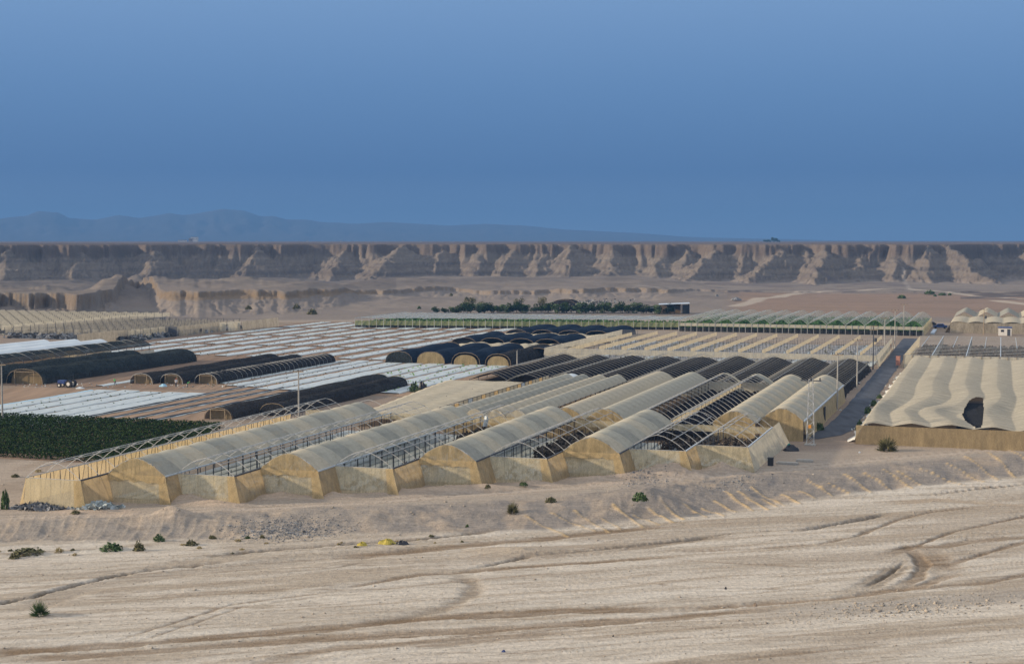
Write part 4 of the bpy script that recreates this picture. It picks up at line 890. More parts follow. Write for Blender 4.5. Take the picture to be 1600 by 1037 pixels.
# ---- big draped net roof on the right
root = house('draped_net_house', 'large cream net house right of the road, draped roof with a black gap', 'net greenhouse', -20, 226)
P_ = 5.7; U0, U1, W0, W1 = -20.3, 16, 226.5, 356.0
hole = [uv(*p, 3.0) for p in ((1503, 648), (1507, 638), (1515, 629), (1525, 624), (1536, 624), (1537, 645), (1534, 668), (1538, 679), (1530, 671), (1518, 664), (1508, 657))]
hole_c = np.array(hole).mean(0)
def inhole(u_, v_):
    if v_ < W0+.5: return False
    c = False; n_ = len(hole); j = n_-1
    for i in range(n_):
        a, b_ = hole[i], hole[j]
        if (a[1] > v_) != (b_[1] > v_) and u_ < (b_[0]-a[0])*(v_-a[1])/(b_[1]-a[1])+a[0]: c = not c
        j = i
    return c
def drape(a, b_):
    u_ = U0+(U1-U0)*a; v_ = W0+(W1-W0)*b_
    bend = 3.4*math.exp(-((v_-243)/11)**2)*math.exp(-((u_+9)/8)**2)-1.2*math.exp(-((v_-270)/12)**2)*math.exp(-((u_+6)/9)**2)
    ph = ((u_-U0+bend)/P_) % 1
    z = 3.05+.50*(1-abs(2*ph-1)**1.3)+.05*math.sin(v_*1.7+u_*.15)+.025*math.sin(v_*3.9)+.12*math.sin(v_*.10+u_*.2)
    z -= .25*math.exp(-((v_-250)/10)**2)*math.sin(u_*.7)
    ed = min(1, max(0, (u_-U0)/1.6)); z = z*(.12+.88*ed**.6)
    fr = min(1, (v_-W0)/1.2); z -= .35*(1-fr)
    uo = u_-(1-ed)*.9*0
    return uo+20, v_-226, z
gr_ = MB(); NU_, NV_ = 260, 380
gr_.grid(drape, NU_, NV_)
Vn = gr_.V; gr_.F = [f_ for f_ in gr_.F if not inhole(Vn[f_[0]][0]-20+.07, Vn[f_[0]][1]+226+.17)]
part('roof_net', gr_.mesh('roof_net', 'drape', True), root)
wall('front_curtain', root, (U0+.3, W0), (U1, W0), -.1, 2.75, 'gold_dark', (0, -.5), .18, .5, 5, seed=640)
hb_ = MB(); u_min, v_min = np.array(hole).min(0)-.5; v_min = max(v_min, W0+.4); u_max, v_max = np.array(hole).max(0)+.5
part('painted_dark_inside', MB().grid(lambda a, b_: (u_min+20+(u_max-u_min)*a, v_min-226+(v_max-v_min)*b_, 2.35+.05*math.sin(b_*60)), 4, 40).mesh('painted_dark_inside', 'pit'), root)  # near-black sheet under the gap, painting the shade inside the house
m = MB()
for k in range(int(v_max-v_min)): m.tube([(u_min+20, v_min-226+k*1.0, 2.7), (u_max+20, v_min-226+k*1.0, 2.75)], .035, 3)
part('inner_rail', m.mesh('inner_rail', 'steel_dark'), root)
M['hem'] = solid('pale_net_hem', (.60, .57, .50), .9, .3, 2)
part('net_hem', MB().grid(lambda a, b_: (-.2-1.1*a-.3*math.sin(b_*70), 2+122*b_, .45*(1-a)*(1+.5*math.sin(b_*150))), 3, 120).mesh('net_hem', 'hem', True), root)
# ================================================================== PLANTS
# crop in rows at the lower left
pts = []
for v_ in np.arange(176, 215, 2.9):
    ua = -172; ub = -106.5-max(0, (v_-180))*.35
    k = int((ub-ua)*120); u_ = R.uniform(ua, ub, k); hh = 1.0*(.7+.6*fbm(u_/2.0, np.full(k, v_), 700, 3)); th = R.uniform(0, math.pi, k); rr_ = np.sqrt(R.uniform(.35, 1, k))
    pts.append(np.stack([u_*ay+(v_+np.cos(th)*rr_*.8)*ax, -u_*ax+(v_+np.cos(th)*rr_*.8)*ay, .1+hh*np.sin(th)*rr_], 1))
single('row_crop', quadcloud('row_crop', np.concatenate(pts), .27, 'leaf'), 'dense dark green crop in long rows at the lower left beside the golden net wall', 'crop', 0, 0, 0, None, 'stuff', 0)
sheet('crop_soil', [(-172, 174), (-106.6, 174.5), (-120, 215.5), (-172, 215.5)], .03, 'soil_dark')
# dark trees along the back of the long house
def tree_mesh(seed, hgt, wd, nq, mat, size):
    rg = np.random.default_rng(seed); cl = rg.normal(0, 1, (9, 3)); cl /= np.linalg.norm(cl, axis=1)[:, None]; cl *= rg.uniform(.25, .8, (9, 1)); cl[:5, 2] -= .25
    k = rg.integers(0, 9, nq); d = rg.normal(0, 1, (nq, 3)); d /= np.linalg.norm(d, axis=1)[:, None]
    p = cl[k]+d*rg.uniform(.25, .45, (nq, 1)); p = p*np.array([wd/2, wd/2, hgt*.46])+np.array([0, 0, hgt*.50]); p[:, 2] = np.maximum(p[:, 2], .1)
    return quadcloud('crown', p, size, mat)
trunk = MB().tube([(0, 0, 0), (.1, 0, 1.0), (.05, .1, 2.2)], .16, 6, .09).tube([(.07, .05, 1.2), (.7, .2, 2.4)], .07, 4, .03).tube([(.07, .05, 1.3), (-.6, -.3, 2.5)], .07, 4, .03).mesh('trunk', 'bark')
tm = [tree_mesh(k, 4.8, 6.6, 1000, 'leaf' if k != 2 else 'leaf_mid', .55) for k in range(4)]
to = [tree_mesh(20+k, 6.0, 6.0, 650, 'leaf_olive', .5) for k in range(2)]
def tree(label, u, v, me, sc_=1.0, group=None, name='tree'):
    x, y, _ = G(u, v); r0 = thing(name, label, 'tree', u, v, gz(x, y)-.05, group, random.uniform(0, 6)); r0.scale = (sc_,)*3
    part('trunk', trunk, r0); part('crown', me, r0)
for k in range(36):
    px = 684+k*10.2; u_, v_ = uv(px, 489+max(0, (px-900))*.012, 0)
    tree('rounded dark green tree in the line behind the long low net house', u_+random.uniform(-1, 1), v_+random.uniform(-2, 3), tm[k % 4], random.uniform(.75, 1.1)*(1.0 if k > 3 else .65), 'dark green trees behind the long net house')
for px, py, s_, lb in ((733, 484, 1.15, 'olive tree with yellowish crown at the left end of the dark tree line'), (752, 483, .9, 'smaller olive tree just right of the yellowish one at the left of the tree line'),
                   (812, 481, 1.0, 'olive tree rising over the middle of the dark tree line, left of the feathery one'), (848, 481, 1.15, 'feathery olive tree standing tallest over the dark tree line')):
    u_, v_ = uv(px, py); tree(lb, u_, v_, to[int(px) % 2], s_)
# shrubs
def shrub_mesh(seed, mat, nq=260, flat=.6, spiky=False):
    rg = np.random.default_rng(seed); d = rg.normal(0, 1, (nq, 3)); d[:, 2] = abs(d[:, 2]); d /= np.linalg.norm(d, axis=1)[:, None]; r_ = rg.uniform(.3, 1, (nq, 1))**.6
    lump = .65+.5*fbm(np.arctan2(d[:, 1], d[:, 0])*1.3+9, d[:, 2]*2, seed, 2)[:, None]
    p = d*r_*lump*np.array([1, 1, flat]); s_ = rg.uniform(.10, .24, (nq, 1))
    if spiky:
        t1 = d*s_*1.4; t2 = np.cross(d, rg.normal(0, 1, (nq, 3))); t2 /= np.linalg.norm(t2, axis=1)[:, None]; t2 *= .035
        return mesh_np('shrub', np.stack([p*.6-t2, p*.6+t2, p+t1+t2*.3, p+t1-t2*.3], 1).reshape(-1, 3), np.arange(4*nq).reshape(-1, 4), mat)
    return quadcloud('shrub', p, .26, mat)
SH = {'g': [shrub_mesh(k, 'leaf_mid') for k in range(3)], 'o': [shrub_mesh(10+k, 'leaf_olive') for k in range(3)], 'd': [shrub_mesh(20+k, 'leaf_dry', 160) for k in range(3)], 's': [shrub_mesh(30, 'leaf_mid', 320, 1.0, True)], 'p': [shrub_mesh(31, 'leaf_olive', 380, 1.0, True)]}
def shrub(px, py, wpx, hpx, kd, label, group=None, z=0.0):
    x, y = at(px, py, z)
    for _ in range(3): z = gz(x, y); x, y = at(px, py, z)
    k = math.hypot(x, y)/F; me = SH[kd][int(px) % len(SH[kd])]
    o = bpy.data.objects.new('shrub', me); col.objects.link(o); o.location = (x, y, z-.03); o.rotation_euler = (0, 0, random.uniform(0, 6)); rx = wpx*k/2
    o.scale = (rx, rx, hpx*k/.62/ (1.6 if kd in 'sp' else 1)); tag(o, label, 'shrub', group)
for a in [(62, 961, 30, 24, 's', 'spiky green shrub alone on the pale river bed at the lower left'), (174, 859, 40, 12, 'g', 'wide dark green shrub at the left edge of the river bed'),
          (217, 860, 20, 16, 'o', 'rounded olive shrub just right of the wide dark green one'), (249, 845, 20, 12, 'g', 'small yellow green bush at the foot of the bank'),
          (42, 865, 56, 10, 'o', 'long low olive shrub patch near the left edge'), (22, 872, 18, 9, 'o', 'small olive tuft left of the long low patch'), (92, 862, 16, 8, 'd', 'pale straw tuft right of the long low patch'),
          (298, 851, 22, 9, 'o', 'straw and green bush right of the olive shrubs'), (332, 841, 14, 7, 'o', 'pale green tuft on the river bed above the dark scarp'), (372, 845, 12, 5, 'd', 'brown tuft above the start of the dark scarp'),
          (387, 841, 10, 6, 'g', 'tiny green tuft right of the brown one'), (410, 840, 9, 7, 'o', 'small grey green tuft beside the gravel patch'), (118, 801, 16, 5, 'o', 'low yellowish tuft beside the dirt track at the left'),
          (801, 803, 22, 20, 'p', 'tall spiky yellow olive bush on the bank, centre'), (1000, 781, 32, 12, 'g', 'dark green bush on the bank below the shortest beige roof'),
          (861, 784, 20, 9, 'o', 'small olive bush on the bank left of the dark green one'), (818, 758, 15, 7, 'g', 'small green bush above the dirt track, centre'), (762, 762, 11, 7, 'o', 'small bush left of the green one above the dirt track'),
          (1386, 704, 34, 22, 'p', 'large olive bush in front of the draped net house'), (1505, 696, 10, 5, 'g', 'small green tuft at the foot of the golden curtain'),
          (1341, 673, 11, 11, 'g', 'round green bush by the bend of the road, lowest of the verge bushes'), (1344, 663, 9, 8, 'g', 'second round bush along the road verge'),
          (1357, 646, 16, 11, 'g', 'broad bush on the road verge left of the draped net'), (1366, 634, 14, 9, 'g', 'green bush further up the road verge'), (1374, 622, 10, 7, 'g', 'furthest green bush of the road verge'),
          (1280, 672, 16, 14, 'g', 'dark green bush at the foot of the side wall by the road'), (1409, 466, 14, 6, 'g', 'round dark bush alone on the brown plain'), (1452, 459, 18, 6, 'g', 'dark bush leftmost of the cluster by the far track'),
          (1472, 461, 14, 4, 'g', 'low dark bush in the middle of the cluster by the far track'), (1484, 461, 6, 4, 'g', 'tiny bush right of the cluster by the far track'), (1461, 463, 6, 4, 'g', 'tiny bush below the cluster by the far track'),
          (488, 491, 18, 10, 'o', 'round olive bush left of the long low net house'), (388, 483, 12, 7, 'o', 'grey green bush at the foot of the badlands'), (463, 482, 14, 8, 'o', 'small bush below the gullies left of the round olive one'),
          (655, 482, 8, 4, 'g', 'tiny green bush on the pale slope'), (729, 468, 7, 5, 'o', 'dark dot of a bush on the slope above the trees'), (705, 462, 6, 5, 'o', 'dark small bush higher on the slope above the trees'),
          (8, 795, 14, 34, 'g', 'dark green bush at the left edge by the golden corner'), (190, 1001, 0, 0, '', ''), (648, 822, 10, 3, 'o', 'flat olive tuft by the pale scar'), (730, 823, 7, 5, 'g', 'green tuft beneath the bank by the dark scarp'),
          (24, 745, 14, 6, 'o', 'yellow green tuft on the bare ground left of the golden wall'), (60, 737, 12, 5, 'd', 'straw tuft on the bare ground below the crop'), (648, 612, 20, 17, 'g', 'bright green bush at the end of the low dark tunnel')]:
    if a[2]: shrub(*a)
for k in range(26):                                          # small straw tufts nobody can tell apart
    px, py = random.uniform(-20, 780), random.uniform(846, 872)
    py = 866-px*.030+random.uniform(-9, 9); shrub(px, py, random.uniform(5, 11), random.uniform(2.5, 5), 'd' if k % 3 else 'o', 'small straw coloured tuft on the river bed below the bank', 'straw tufts below the bank')
# palm clump and buildings on the plateau
def palm(u_px, py, k_, wpx, hpx, label):
    x, y = at(u_px, py, 27.4); r_ = 3100; a_ = math.atan((u_px-800)/F); x, y = r_*math.sin(a_), r_*math.cos(a_)
    me = bpy.data.meshes.get('grove_crown') or tree_mesh(61, 10, 12, 500, 'leaf', 1.8)
    me.name = 'grove_crown'; r0 = bpy.data.objects.new('tree', None); col.objects.link(r0); r0.location = (x, y+k_*20, gz(x, y)-.3); tag(r0, label, 'tree', 'trees on the far plateau')
    part('trunk', trunk, r0, scale=(1.8, 1.8, 1.8)); part('crown', me, r0, scale=(wpx*r_/F/12, wpx*r_/F/12, hpx*r_/F/9))
for i_, (px, wpx, hpx, lb) in enumerate(((1195, 9, 4, 'low dark tree at the left end of the clump on the plateau'), (1203, 8, 4.5, 'low tree second from the left of the plateau clump'), (1212, 7, 8.5, 'tallest tree of the plateau clump'),
                           (1220, 7, 7.5, 'second tallest tree of the plateau clump, right of the tallest'), (1226, 7, 4, 'low tree at the right end of the plateau clump'))): palm(px, 379, i_, wpx, hpx, lb)
def farbox(name, px, r_, wpx, hpx, dpx, mat, label, cat, roof=None):
    a_ = math.atan((px-800)/F); x, y = r_*math.sin(a_), r_*math.cos(a_); s_ = r_/F
    r0 = bpy.data.objects.new(name, None); col.objects.link(r0); r0.location = (x, y, gz(x, y)); tag(r0, label, cat)
    wq, hq, dq = wpx*s_, hpx*s_, dpx*s_
    part('wall', MB().box(-wq/2, wq/2, -dq/2, dq/2, 0, hq).mesh('wall', mat), r0); part('roof', MB().box(-wq/2-.4, wq/2+.4, -dq/2-.4, dq/2+.4, hq, hq+.5).mesh('roof', roof or mat), r0)
    for k in range(4): part('window', MB().box(-.8, .8, -.05, .05, 0, 1.4).mesh('window', 'dark'), r0, (-wq/2+wq*(k+.5)/4, -dq/2-.05, hq*.5))
farbox('building', 305, 3600, 10, 7, 8, 'wall_white', 'tall pale building on the horizon plain, left part of the photo', 'building', 'tan')
farbox('building', 286, 3600, 12, 2.5, 6, 'wall_white', 'low long pale building left of the tall one on the plain', 'building', 'tan')
farbox('building', 299, 3580, 5, 5, 6, 'tan', 'small tan block against the left side of the tall pale building', 'building')
for i_, (px, wpx) in enumerate(((402, 3), (481, 2.4), (533, 2.5), (630, 2), (658, 2.4))):
    farbox('building', px, 3900+i_*60, wpx, 1.6, 2, 'wall_white', ('tiny pale house on the plain right of the tall building', 'tiny white house on the plain below the mountain saddle', 'tiny white house on the plain above the second spur', 'tiny pale house near the middle of the plain', 'tiny pale house rightmost on the plain')[i_], 'building')
# open shelter behind the trees
x0, y0 = at(1053, 491); u_, v_ = uv(1053, 491); sh = house('shelter', 'open shelter with a pale tin roof at the right end of the tree line', 'shelter', u_, v_)
sh.rotation_euler = (0, 0, -math.radians(4)); k_ = math.hypot(x0, y0)/F
part('roof', MB().grid(lambda a, b_: (-23*k_+48*k_*a, 12*b_-1, 15*k_+2*k_*a), 4, 2).mesh('roof', 'tin'), sh)
part('back_wall', MB().box(-22*k_, 12*k_, 9.4, 9.6, 0, 14.6*k_).mesh('back_wall', 'tan'), sh); part('side_wall', MB().box(13*k_, 24*k_, 0, .2, 0, 15.2*k_).mesh('side_wall', 'dark'), sh)
part('side_wall', MB().box(23.6*k_, 24*k_, 0, 10, 0, 15.2*k_).mesh('side_wall', 'dark'), sh)
for q_ in (-22, -10, 1, 12): part('post', MB().box(-.12, .12, -.12, .12, 0, 15*k_).mesh('post', 'dark'), sh, (q_*k_, -.4, 0))
part('low_roof', MB().box(-46*k_, -25*k_, 2, 8, 9.5*k_, 9.9*k_).mesh('low_roof', 'tin'), sh)
# ================================================================== POLES AND SMALL THINGS
def pole(px, py, top, label, mat='concrete', arms=1, gear=False, k0=0):
    u_, v_ = uv(px, py); x, y = at(px, py); h_ = (py-top)*math.hypot(x, y)/F
    r0 = thing('utility_pole', label, 'pole', u_, v_, 0, 'utility poles'); part('shaft', MB().tube([(0, 0, 0), (0, 0, h_)], .17, 8, .10).mesh('shaft', mat), r0)
    for a in range(arms): part('crossarm', MB().box(-1.0, 1.0, -.06, .06, 0, .12).mesh('crossarm', 'wood'), r0, (0, -.15, h_-.35-a*.9))
    for s_ in (-.9, 0, .9): part('insulator', MB().tube([(0, 0, 0), (0, 0, .25)], .07, 6).mesh('insulator', 'dark'), r0, (s_, -.15, h_-.23))
    if gear: part('transformer', MB().tube([(0, 0, 0), (0, 0, .9)], .35, 8).mesh('transformer', 'steel_dark'), r0, (.5, -.2, h_*.62))
    return r0
pole(467, 651, 578, 'thin pole standing behind the leftmost beige roof of the front row'); pole(4, 658, 571, 'pole at the left edge beside the white beds')
pole(1308, 641, 553, 'tall pole beside the road nearest the lattice mast', gear=False); pole(1339, 608, 531, 'pole beside the road at the crumpled black net')
pole(1364, 577, 509, 'dark pole with a transformer beside the panelled net house', 'steel_dark', 2, True); pole(1382, 552, 497, 'pole beside the road, fourth from the lattice mast')
pole(1398, 542, 485, 'pole beside the far end of the road'); pole(1412, 520, 476, 'small pole behind the end of the road'); pole(1537, 523, 484, 'dark pole with boxes in front of the scalloped house', 'wood', 2, True)
pole(808, 574, 546, 'thin lamp pole beside the small golden tunnel end', arms=0)
u_, v_ = uv(1266, 695); x, y = at(1266, 695); k_ = math.hypot(x, y)/F; hh = 102*k_
lm = thing('lattice_mast', 'slim lattice mast with an orange box at the bend of the road', 'mast', u_, v_)
m = MB()
for sx_ in (-1, 1):
    for sy_ in (-1, 1): m.tube([(sx_*.55, sy_*.55, 0), (sx_*.28, sy_*.28, hh)], .05, 4)
part('leg', m.mesh('leg', 'steel'), lm); m = MB(); nb_ = 14
for k in range(nb_):
    z0_, z1_ = hh*k/nb_, hh*(k+1)/nb_; w0_, w1_ = .55-.27*k/nb_, .55-.27*(k+1)/nb_; s_ = 1 if k % 2 else -1
    m.tube([(s_*w0_, -w0_, z0_), (-s_*w1_, -w1_, z1_)], .03, 3).tube([(w0_, s_*w0_, z0_), (w1_, -s_*w1_, z1_)], .03, 3).tube([(s_*w0_, w0_, z0_), (-s_*w1_, w1_, z1_)], .03, 3).tube([(-w0_, s_*w0_, z0_), (-w1_, -s_*w1_, z1_)], .03, 3)
part('lacing', m.mesh('lacing', 'steel'), lm); part('crossarm', MB().box(-1.5, 1.5, -.08, .08, 0, .15).mesh('crossarm', 'steel_dark'), lm, (0, 0, hh-.3))
for s_ in (-1.3, 0, 1.3): part('insulator', MB().tube([(0, 0, 0), (0, 0, .35)], .09, 6).mesh('insulator', 'dark'), lm, (s_, 0, hh-.15))
part('box', MB().box(-.2, .2, -.2, .2, 0, .45).mesh('box', 'orange'), lm, (0, -.7, 2.6)); part('base', MB().box(-.8, .8, -.8, .8, -.1, .15).mesh('base', 'concrete'), lm)
# people
def person(px, py, hgt, label, shirt, bend=0.0, rz=0.0, hold=False):
    """one skinned body with clothing colours by height"""
    u_, v_ = uv(px, py); r0 = thing('person', label, 'person', u_, v_, 0, None, rz)
    s_ = hgt/1.72; b_ = bend
    J = {'pel': (0, 0, .92), 'spi': (0, -.05-.18*b_, 1.15-.03*b_), 'che': (0, -.02-.42*b_, 1.38-.14*b_), 'nec': (0, -.02-.56*b_, 1.50-.22*b_), 'hea': (0, -.03-.66*b_, 1.64-.30*b_), 'top': (0, -.03-.70*b_, 1.72-.32*b_)}
    for q_, sx_ in (('l', -1), ('r', 1)):
        st_ = .16*sx_
        J.update({'hi'+q_: (.10*sx_, 0, .88), 'kn'+q_: (.11*sx_, -.05+st_*.7, .48), 'an'+q_: (.12*sx_, .04+st_, .08), 'to'+q_: (.13*sx_, -.14+st_, .04),
                  'sh'+q_: (.19*sx_, -.02-.44*b_, 1.40-.16*b_), 'el'+q_: (.27*sx_, -.08-.55*b_, 1.12-.28*b_), 'wr'+q_: (.25*sx_, -.22-.62*b_, .90-.34*b_), 'ha'+q_: (.24*sx_, -.26-.64*b_, .82-.36*b_)})
    Rd = {'pel': .15, 'spi': .13, 'che': .16, 'nec': .06, 'hea': .10, 'top': .07, 'hi': .10, 'kn': .07, 'an': .045, 'to': .035, 'sh': .07, 'el': .045, 'wr': .035, 'ha': .04}
    E_ = [('pel', 'spi'), ('spi', 'che'), ('che', 'nec'), ('nec', 'hea'), ('hea', 'top')]
    for q_ in 'lr': E_ += [('pel', 'hi'+q_), ('hi'+q_, 'kn'+q_), ('kn'+q_, 'an'+q_), ('an'+q_, 'to'+q_), ('che', 'sh'+q_), ('sh'+q_, 'el'+q_), ('el'+q_, 'wr'+q_), ('wr'+q_, 'ha'+q_)]
    ks = list(J); me = bpy.data.meshes.new('body'); me.from_pydata([tuple(c_*s_ for c_ in J[k]) for k in ks], [(ks.index(a), ks.index(b2)) for a, b2 in E_], [])
    tmp = bpy.data.objects.new('tmp', me); col.objects.link(tmp); md = tmp.modifiers.new('s', 'SKIN'); md.use_smooth_shade = True
    for i, k in enumerate(ks):
        r_ = Rd.get(k, Rd.get(k[:2], .06))*s_; me.skin_vertices[0].data[i].radius = (r_, r_)
    me.skin_vertices[0].data[0].use_root = True; tmp.modifiers.new('d', 'SUBSURF').levels = 1
    dg = bpy.context.evaluated_depsgraph_get(); bm_ = bpy.data.meshes.new_from_object(tmp.evaluated_get(dg)); bpy.data.objects.remove(tmp)
    bm_.name = 'body'; bm_.materials.clear()
    for mm_ in ('skin', shirt, 'trousers'): bm_.materials.append(M[mm_])
    for p in bm_.polygons:
        c_ = p.center/s_; z_ = c_.z+b_*.2
        p.material_index = 2 if c_.z < .93 and abs(c_.x) < .2 and c_.z > .09 else (1 if z_ < 1.50 and (abs(c_.x) < .26 and c_.z > 1.0 or abs(c_.x) < .15) else 0)
    part('body', bm_, r0)
    part('hat', MB().tube([(0, 0, 0), (0, 0, .02), (0, 0, .03), (0, 0, .13)], .11*s_, 8).mesh('hat', 'red' if shirt == 'shirt_white' else 'wood'), r0, tuple(c_*s_ for c_ in J['hea']))
person(275, 605, 1.85, 'person in a white shirt and red cap in front of the low black tunnels', 'shirt_white', .15, .5)
person(293, 605, 1.5, 'person in green bending down beside the right one of the low black tunnels', 'shirt_green', .9, 1.2)
person(180, 602, 1.6, 'person in a bright green vest near the white strip behind the tractor', 'shirt_green', .3, -.5)
# tractor
u_, v_ = uv(106, 605); tr_ = thing('tractor', 'blue tractor parked in front of the dark green tunnels', 'tractor', u_, v_, 0, None, -AZ)
part('hood', MB().box(-2.1, -.5, -.45, .45, .75, 1.45).box(-2.2, -2.1, -.35, .35, .8, 1.35).mesh('hood', 'blue_paint'), tr_); part('seat', MB().box(.3, .8, -.25, .25, 1.2, 1.35).box(.75, .85, -.25, .25, 1.3, 1.75).mesh('seat', 'dark'), tr_)
part('fender', MB().box(-.1, 1.3, -.95, -.6, 1.3, 1.42).box(-.1, 1.3, .6, .95, 1.3, 1.42).mesh('fender', 'blue_paint'), tr_); part('roll_bar', MB().tube([(1, -.6, 1.2), (1, -.6, 2.5), (1, .6, 2.5), (1, .6, 1.2)], .05, 5).mesh('roll_bar', 'dark'), tr_)
def wheel(r_, wd_, x_, y_):
    w_ = part('wheel', MB().tube([(0, -wd_/2, 0), (0, wd_/2, 0)], r_, 16).mesh('wheel', 'rubber'), tr_, (x_, y_, r_)); part('rim', MB().tube([(0, -wd_/2-.02, 0), (0, wd_/2+.02, 0)], r_*.5, 12).mesh('rim', 'wall_white'), w_)
for s_ in (-1, 1): wheel(.78, .38, .75, .78*s_); wheel(.45, .26, -1.6, .65*s_)
# hut, car, bins, sheets, debris
u_, v_ = uv(1570, 524); hu = thing('hut', 'small white hut with a dark roof in front of the scalloped net house', 'hut', u_, v_)
part('wall', MB().box(-2, 2, -1.5, 1.5, 0, 2.5).mesh('wall', 'wall_white'), hu); part('roof', MB().box(-2.2, 2.2, -1.7, 1.7, 2.5, 2.7).mesh('roof', 'blue_paint'), hu)
part('door', MB().box(.7, 1.6, -1.56, -1.5, 0, 2.1).mesh('door', 'steel_dark'), hu); part('window', MB().box(-1.2, -.3, -1.55, -1.5, 1.2, 1.9).mesh('window', 'dark'), hu)
def car(px, py, label, mat, sc_=1.0, rz=0):
    u_, v_ = uv(px, py); c_ = thing('parked_vehicle', label, 'vehicle', u_, v_, 0, None, rz); c_.scale = (sc_,)*3
    pr = [(-2.1, .35), (-2.1, .85), (-1.3, .95), (-.8, 1.45), (.9, 1.5), (1.4, 1.0), (2.1, .95), (2.1, .35)]
    V_ = [(x_, y_, z_) for y_ in (-.85, .85) for x_, z_ in pr]; n_ = len(pr); part('body', mesh_of('body', V_, [tuple(range(n_))[::-1], tuple(range(n_, 2*n_))]+[(i, (i+1) % n_, n_+(i+1) % n_, n_+i) for i in range(n_)], (mat,)), c_)
    part('window', MB().box(-.7, .8, -.87, .87, 1.0, 1.35).mesh('window', 'dark'), c_)
    for sx_ in (-1.35, 1.35):
        for sy_ in (-.8, .8): part('wheel', MB().tube([(0, -.12, 0), (0, .12, 0)], .36, 12).mesh('wheel', 'rubber'), c_, (sx_, sy_, .36))
car(1469, 513, 'dark vehicle parked between the arched green house and the scalloped house', 'blue_paint', 1.1, -.3); car(1455, 508, 'dark low trailer beside the parked vehicle at the top right', 'dark', .8, .2)
def bundle(px, py, wpx, hpx, mat, label, cat='plastic bundle', name='bundle', nq=60, z=0.0, depth=.6):
    x, y = at(px, py, z); z = gz(x, y); x, y = at(px, py, z); k_ = math.hypot(x, y)/F; me = MB()
    ph = [random.uniform(0, 6) for _ in range(4)]
    me.grid(lambda a, b_: (wpx*k_/2*math.cos(2*math.pi*a)*math.cos(b_*1.5708)*(1+.25*math.sin(a*25+ph[0])), wpx*k_/2*depth*math.sin(2*math.pi*a)*math.cos(b_*1.5708), hpx*k_*math.sin(b_*1.5708)*(1+.3*math.sin(a*19+b_*7+ph[1]))), 22, 7)
    o = bpy.data.objects.new(name, me.mesh(name, mat)); col.objects.link(o); o.location = (x, y, z-.05); tag(o, label, cat); return o
bundle(660, 611, 13, 13, 'black_film', 'crumpled black plastic standing at the end of the white seedling beds'); bundle(1236, 704, 24, 8, 'black_film', 'black sheeting heaped at the right corner of the front row'); bundle(1233, 697, 6, 4, 'teal', 'small teal drum lying on the black sheeting', 'drum')
bundle(1362, 686, 22, 4, 'black_film', 'dark rubbish at the left foot of the draped net house'); bundle(255, 604, 12, 4, 'film_blue', 'pale blue sheet bundled near the black tunnels'); bundle(125, 607, 14, 2.5, 'white', 'white sheeting lying right of the tractor')
bundle(605, 849, 24, 7, 'yellow', 'bright yellow sheet half buried in the river bed', 'sheet', z=-ZB); bundle(566, 852, 15, 6, 'yellow', 'dull yellow sheet left of the bright one in the river bed', 'sheet', z=-ZB); bundle(628, 850, 20, 6, 'black_film', 'dark plastic heap right of the yellow sheet', z=-ZB)
bundle(1134, 920, 4, 4, 'black_film', 'small black can alone on the river bed', 'can', z=-ZB); bundle(1180, 946, 6, 5, 'tan', 'reddish block lying by the wheel rut', 'block', z=-ZB); bundle(787, 1018, 6, 4, 'blue_paint', 'small dark blue scrap near the bottom edge', 'scrap', z=-ZB)
bundle(958, 994, 0+3, 3, 'black_film', 'tiny black scrap on the river bed near the bottom', 'scrap', z=-ZB); bundle(1343, 707, 4, 2, 'white', 'white scrap right of the large olive bush', 'scrap'); bundle(1331, 672, 3, 3, 'white', 'white scrap on the verge of the road bend', 'scrap')
for px, py, wq, hq, lb in ((1390, 549, .9, 2.0, 'reddish board standing at the far corner of the partitioned net house'), (1403, 573, 1.0, 2.6, 'reddish board at the near corner of the frame house by the road')):
    u_, v_ = uv(px, py); single('board', MB().box(-wq/2, wq/2, -.04, .04, .4, hq).box(-wq/2, -wq/2+.08, -.05, .05, 0, hq+.1).box(wq/2-.08, wq/2, -.05, .05, 0, hq+.1).mesh('board', 'rust'), lb, 'board', u_, v_)
u_, v_ = uv(1204, 727); single('bin', MB().box(-.35, .35, -.35, .35, 0, 1.0).box(-.4, .4, -.4, .4, 1.0, 1.08).mesh('bin', 'dark'), 'square black bin at the right front corner of the front row', 'bin', u_, v_)
for px, py, L, lb in ((1230, 725, 2.9, 'pale concrete slab on the ground, nearer the black bin'), (1257, 721, 2.2, 'shorter pale slab right of the other one')):
    u_, v_ = uv(px, py); single('slab', MB().box(-L/2, L/2, -.5, .5, 0, .25).box(-L/2+.15, L/2-.15, -.36, .36, .25, .32).mesh('slab', 'concrete'), lb, 'slab', u_, v_)
def stones(name, label, area, n_, lo_, hi_, mat, z=0.0):
    """loose stones, one object"""
    base = np.array([(1, 0, 0), (-1, 0, 0), (0, 1, 0), (0, -1, 0), (0, 0, 1), (0, 0, -1)], float); tri = [(0, 2, 4), (2, 1, 4), (1, 3, 4), (3, 0, 4), (2, 0, 5), (1, 2, 5), (3, 1, 5), (0, 3, 5)]
    Vv = []; Q_ = []
    for k in range(n_):
        px, py = area(); x, y = at(px, py, z); zz = gz(x, y); s_ = random.uniform(lo_, hi_)*(1 if random.random() < .9 else 1.8); i0 = len(Vv)*6
        Vv.append(base*np.array([s_*random.uniform(.7, 1.3), s_*random.uniform(.7, 1.3), s_*random.uniform(.4, .8)])+R.normal(0, s_*.18, (6, 3))+np.array([x, y, zz+s_*.15])); Q_ += [(i0+a, i0+b_, i0+c_) for a, b_, c_ in tri]
    o = part(name, mesh_np(name, np.concatenate(Vv), np.array(Q_), mat)); tag(o, label, 'stones', None, 'stuff'); return o
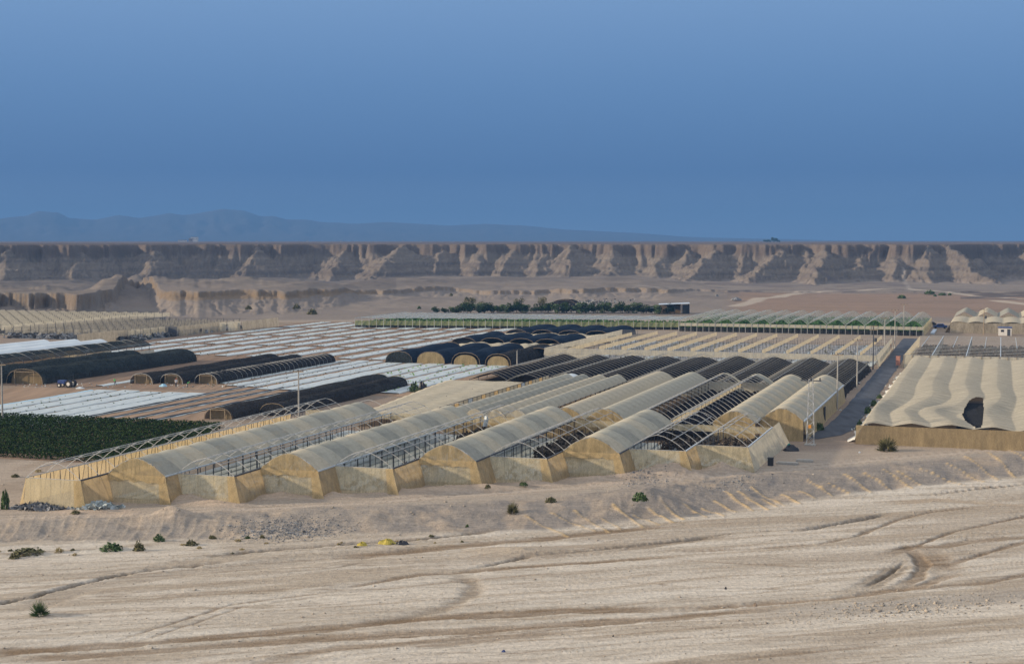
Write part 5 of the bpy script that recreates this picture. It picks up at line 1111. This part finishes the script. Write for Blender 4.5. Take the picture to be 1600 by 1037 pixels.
def ell(cx, cy, rx, ry, sl=0.0):
    def f():
        while True:
            a, b_ = random.gauss(0, .5), random.gauss(0, .5)
            if a*a+b_*b_ < 1.6: return cx+a*rx, cy+b_*ry+sl*a*rx
    return f
stones('gravel_patch', 'grey stones scattered on the bank below the second gable', ell(450, 816, 90, 14, -.05), 1300, .04, .12, 'rubble'); stones('gravel_patch', 'loose stones on the dark heap below the shortest roof', ell(1010, 752, 45, 10), 380, .04, .11, 'rubble')
stones('gravel_patch', 'dark stones strewn on the bank right of the sand pile', ell(1150, 752, 70, 9, -.1), 380, .04, .11, 'rubble'); stones('pebbles', 'small stones strewn over the pale river bed', lambda: (random.uniform(-60, 1660), random.uniform(850, 1040)), 1500, .03, .09, 'stone', -ZB)
stones('pebbles', 'pebbles in the grey gravel band at the lower right', ell(1420, 950, 240, 16, -.08), 500, .04, .13, 'stone', -ZB); stones('clods', 'small clods and stones along the dirt track', lambda: (random.uniform(-40, 1640), random.uniform(700, 830)), 900, .04, .12, 'stone')
for lb, cx, cy, rx, ry, mt, n_ in (('heap of grey and white torn plastic at the left corner of the golden wall', 150, 793, 36, 6, 'mulch_grey', 110), ('dark heap of rubbish left of the torn plastic heap', 62, 794, 40, 4, 'rubble', 90)):
    c_ = []
    for k in range(n_*5):
        px, py = ell(cx, cy, rx, ry)(); x, y = at(px, py); c_.append((x, y, gz(x, y)+random.uniform(0, .55)*max(.2, 1-abs(px-cx)/rx)))
    o = part('debris_heap', quadcloud('debris_heap', np.array(c_), .7, mt, 1)); tag(o, lb, 'debris')
c_ = []
for k in range(380):
    px, py = ell(925, 474, 62, 5, -.03)(); x, y = at(px, py); c_.append((x, y, gz(x, y)+random.uniform(.1, 1.2)))
o = part('scrap_yard', quadcloud('scrap_yard', np.array(c_), 1.3, 'rubble', 1)); tag(o, 'scatter of pale scrap behind the tree line, right of the feathery tree', 'scrap', None, 'stuff')
c_ = []
for k in range(420):                                        # bits of film and sacks in the lanes
    if k % 3 == 0: px, py = random.uniform(20, 420), random.uniform(599, 606)
    elif k % 3 == 1: u_, v_ = -21.2+random.gauss(0, .5), random.uniform(240, 350); c_.append((*G(u_, v_)[:2], .1)); continue
    else: u_, v_ = -28.6+random.gauss(0, .6), random.uniform(236, 440); c_.append((*G(u_, v_)[:2], .1)); continue
    x, y = at(px, py); c_.append((x, y, random.uniform(.05, .2)))
o = part('litter', quadcloud('litter', np.array(c_), .42, 'mulch_grey', .4)); tag(o, 'pale scraps of film and sacks littering the lanes of the farm', 'litter', None, 'stuff')
x, y = at(872, 481); tunnel('low black arched cover standing behind the feathery tree', *uv(880, 479)[:1], uv(880, 479)[1], uv(880, 479)[1]+8, 12, 3.2, 'black', None, rear=True)
bundle(1150, 469, 16, 4, 'rubble', 'dark scrap pile beside the track on the plain', 'scrap'); bundle(1120, 463, 5, 3, 'rubble', 'small dark heap left of the scrap pile on the plain', 'scrap')
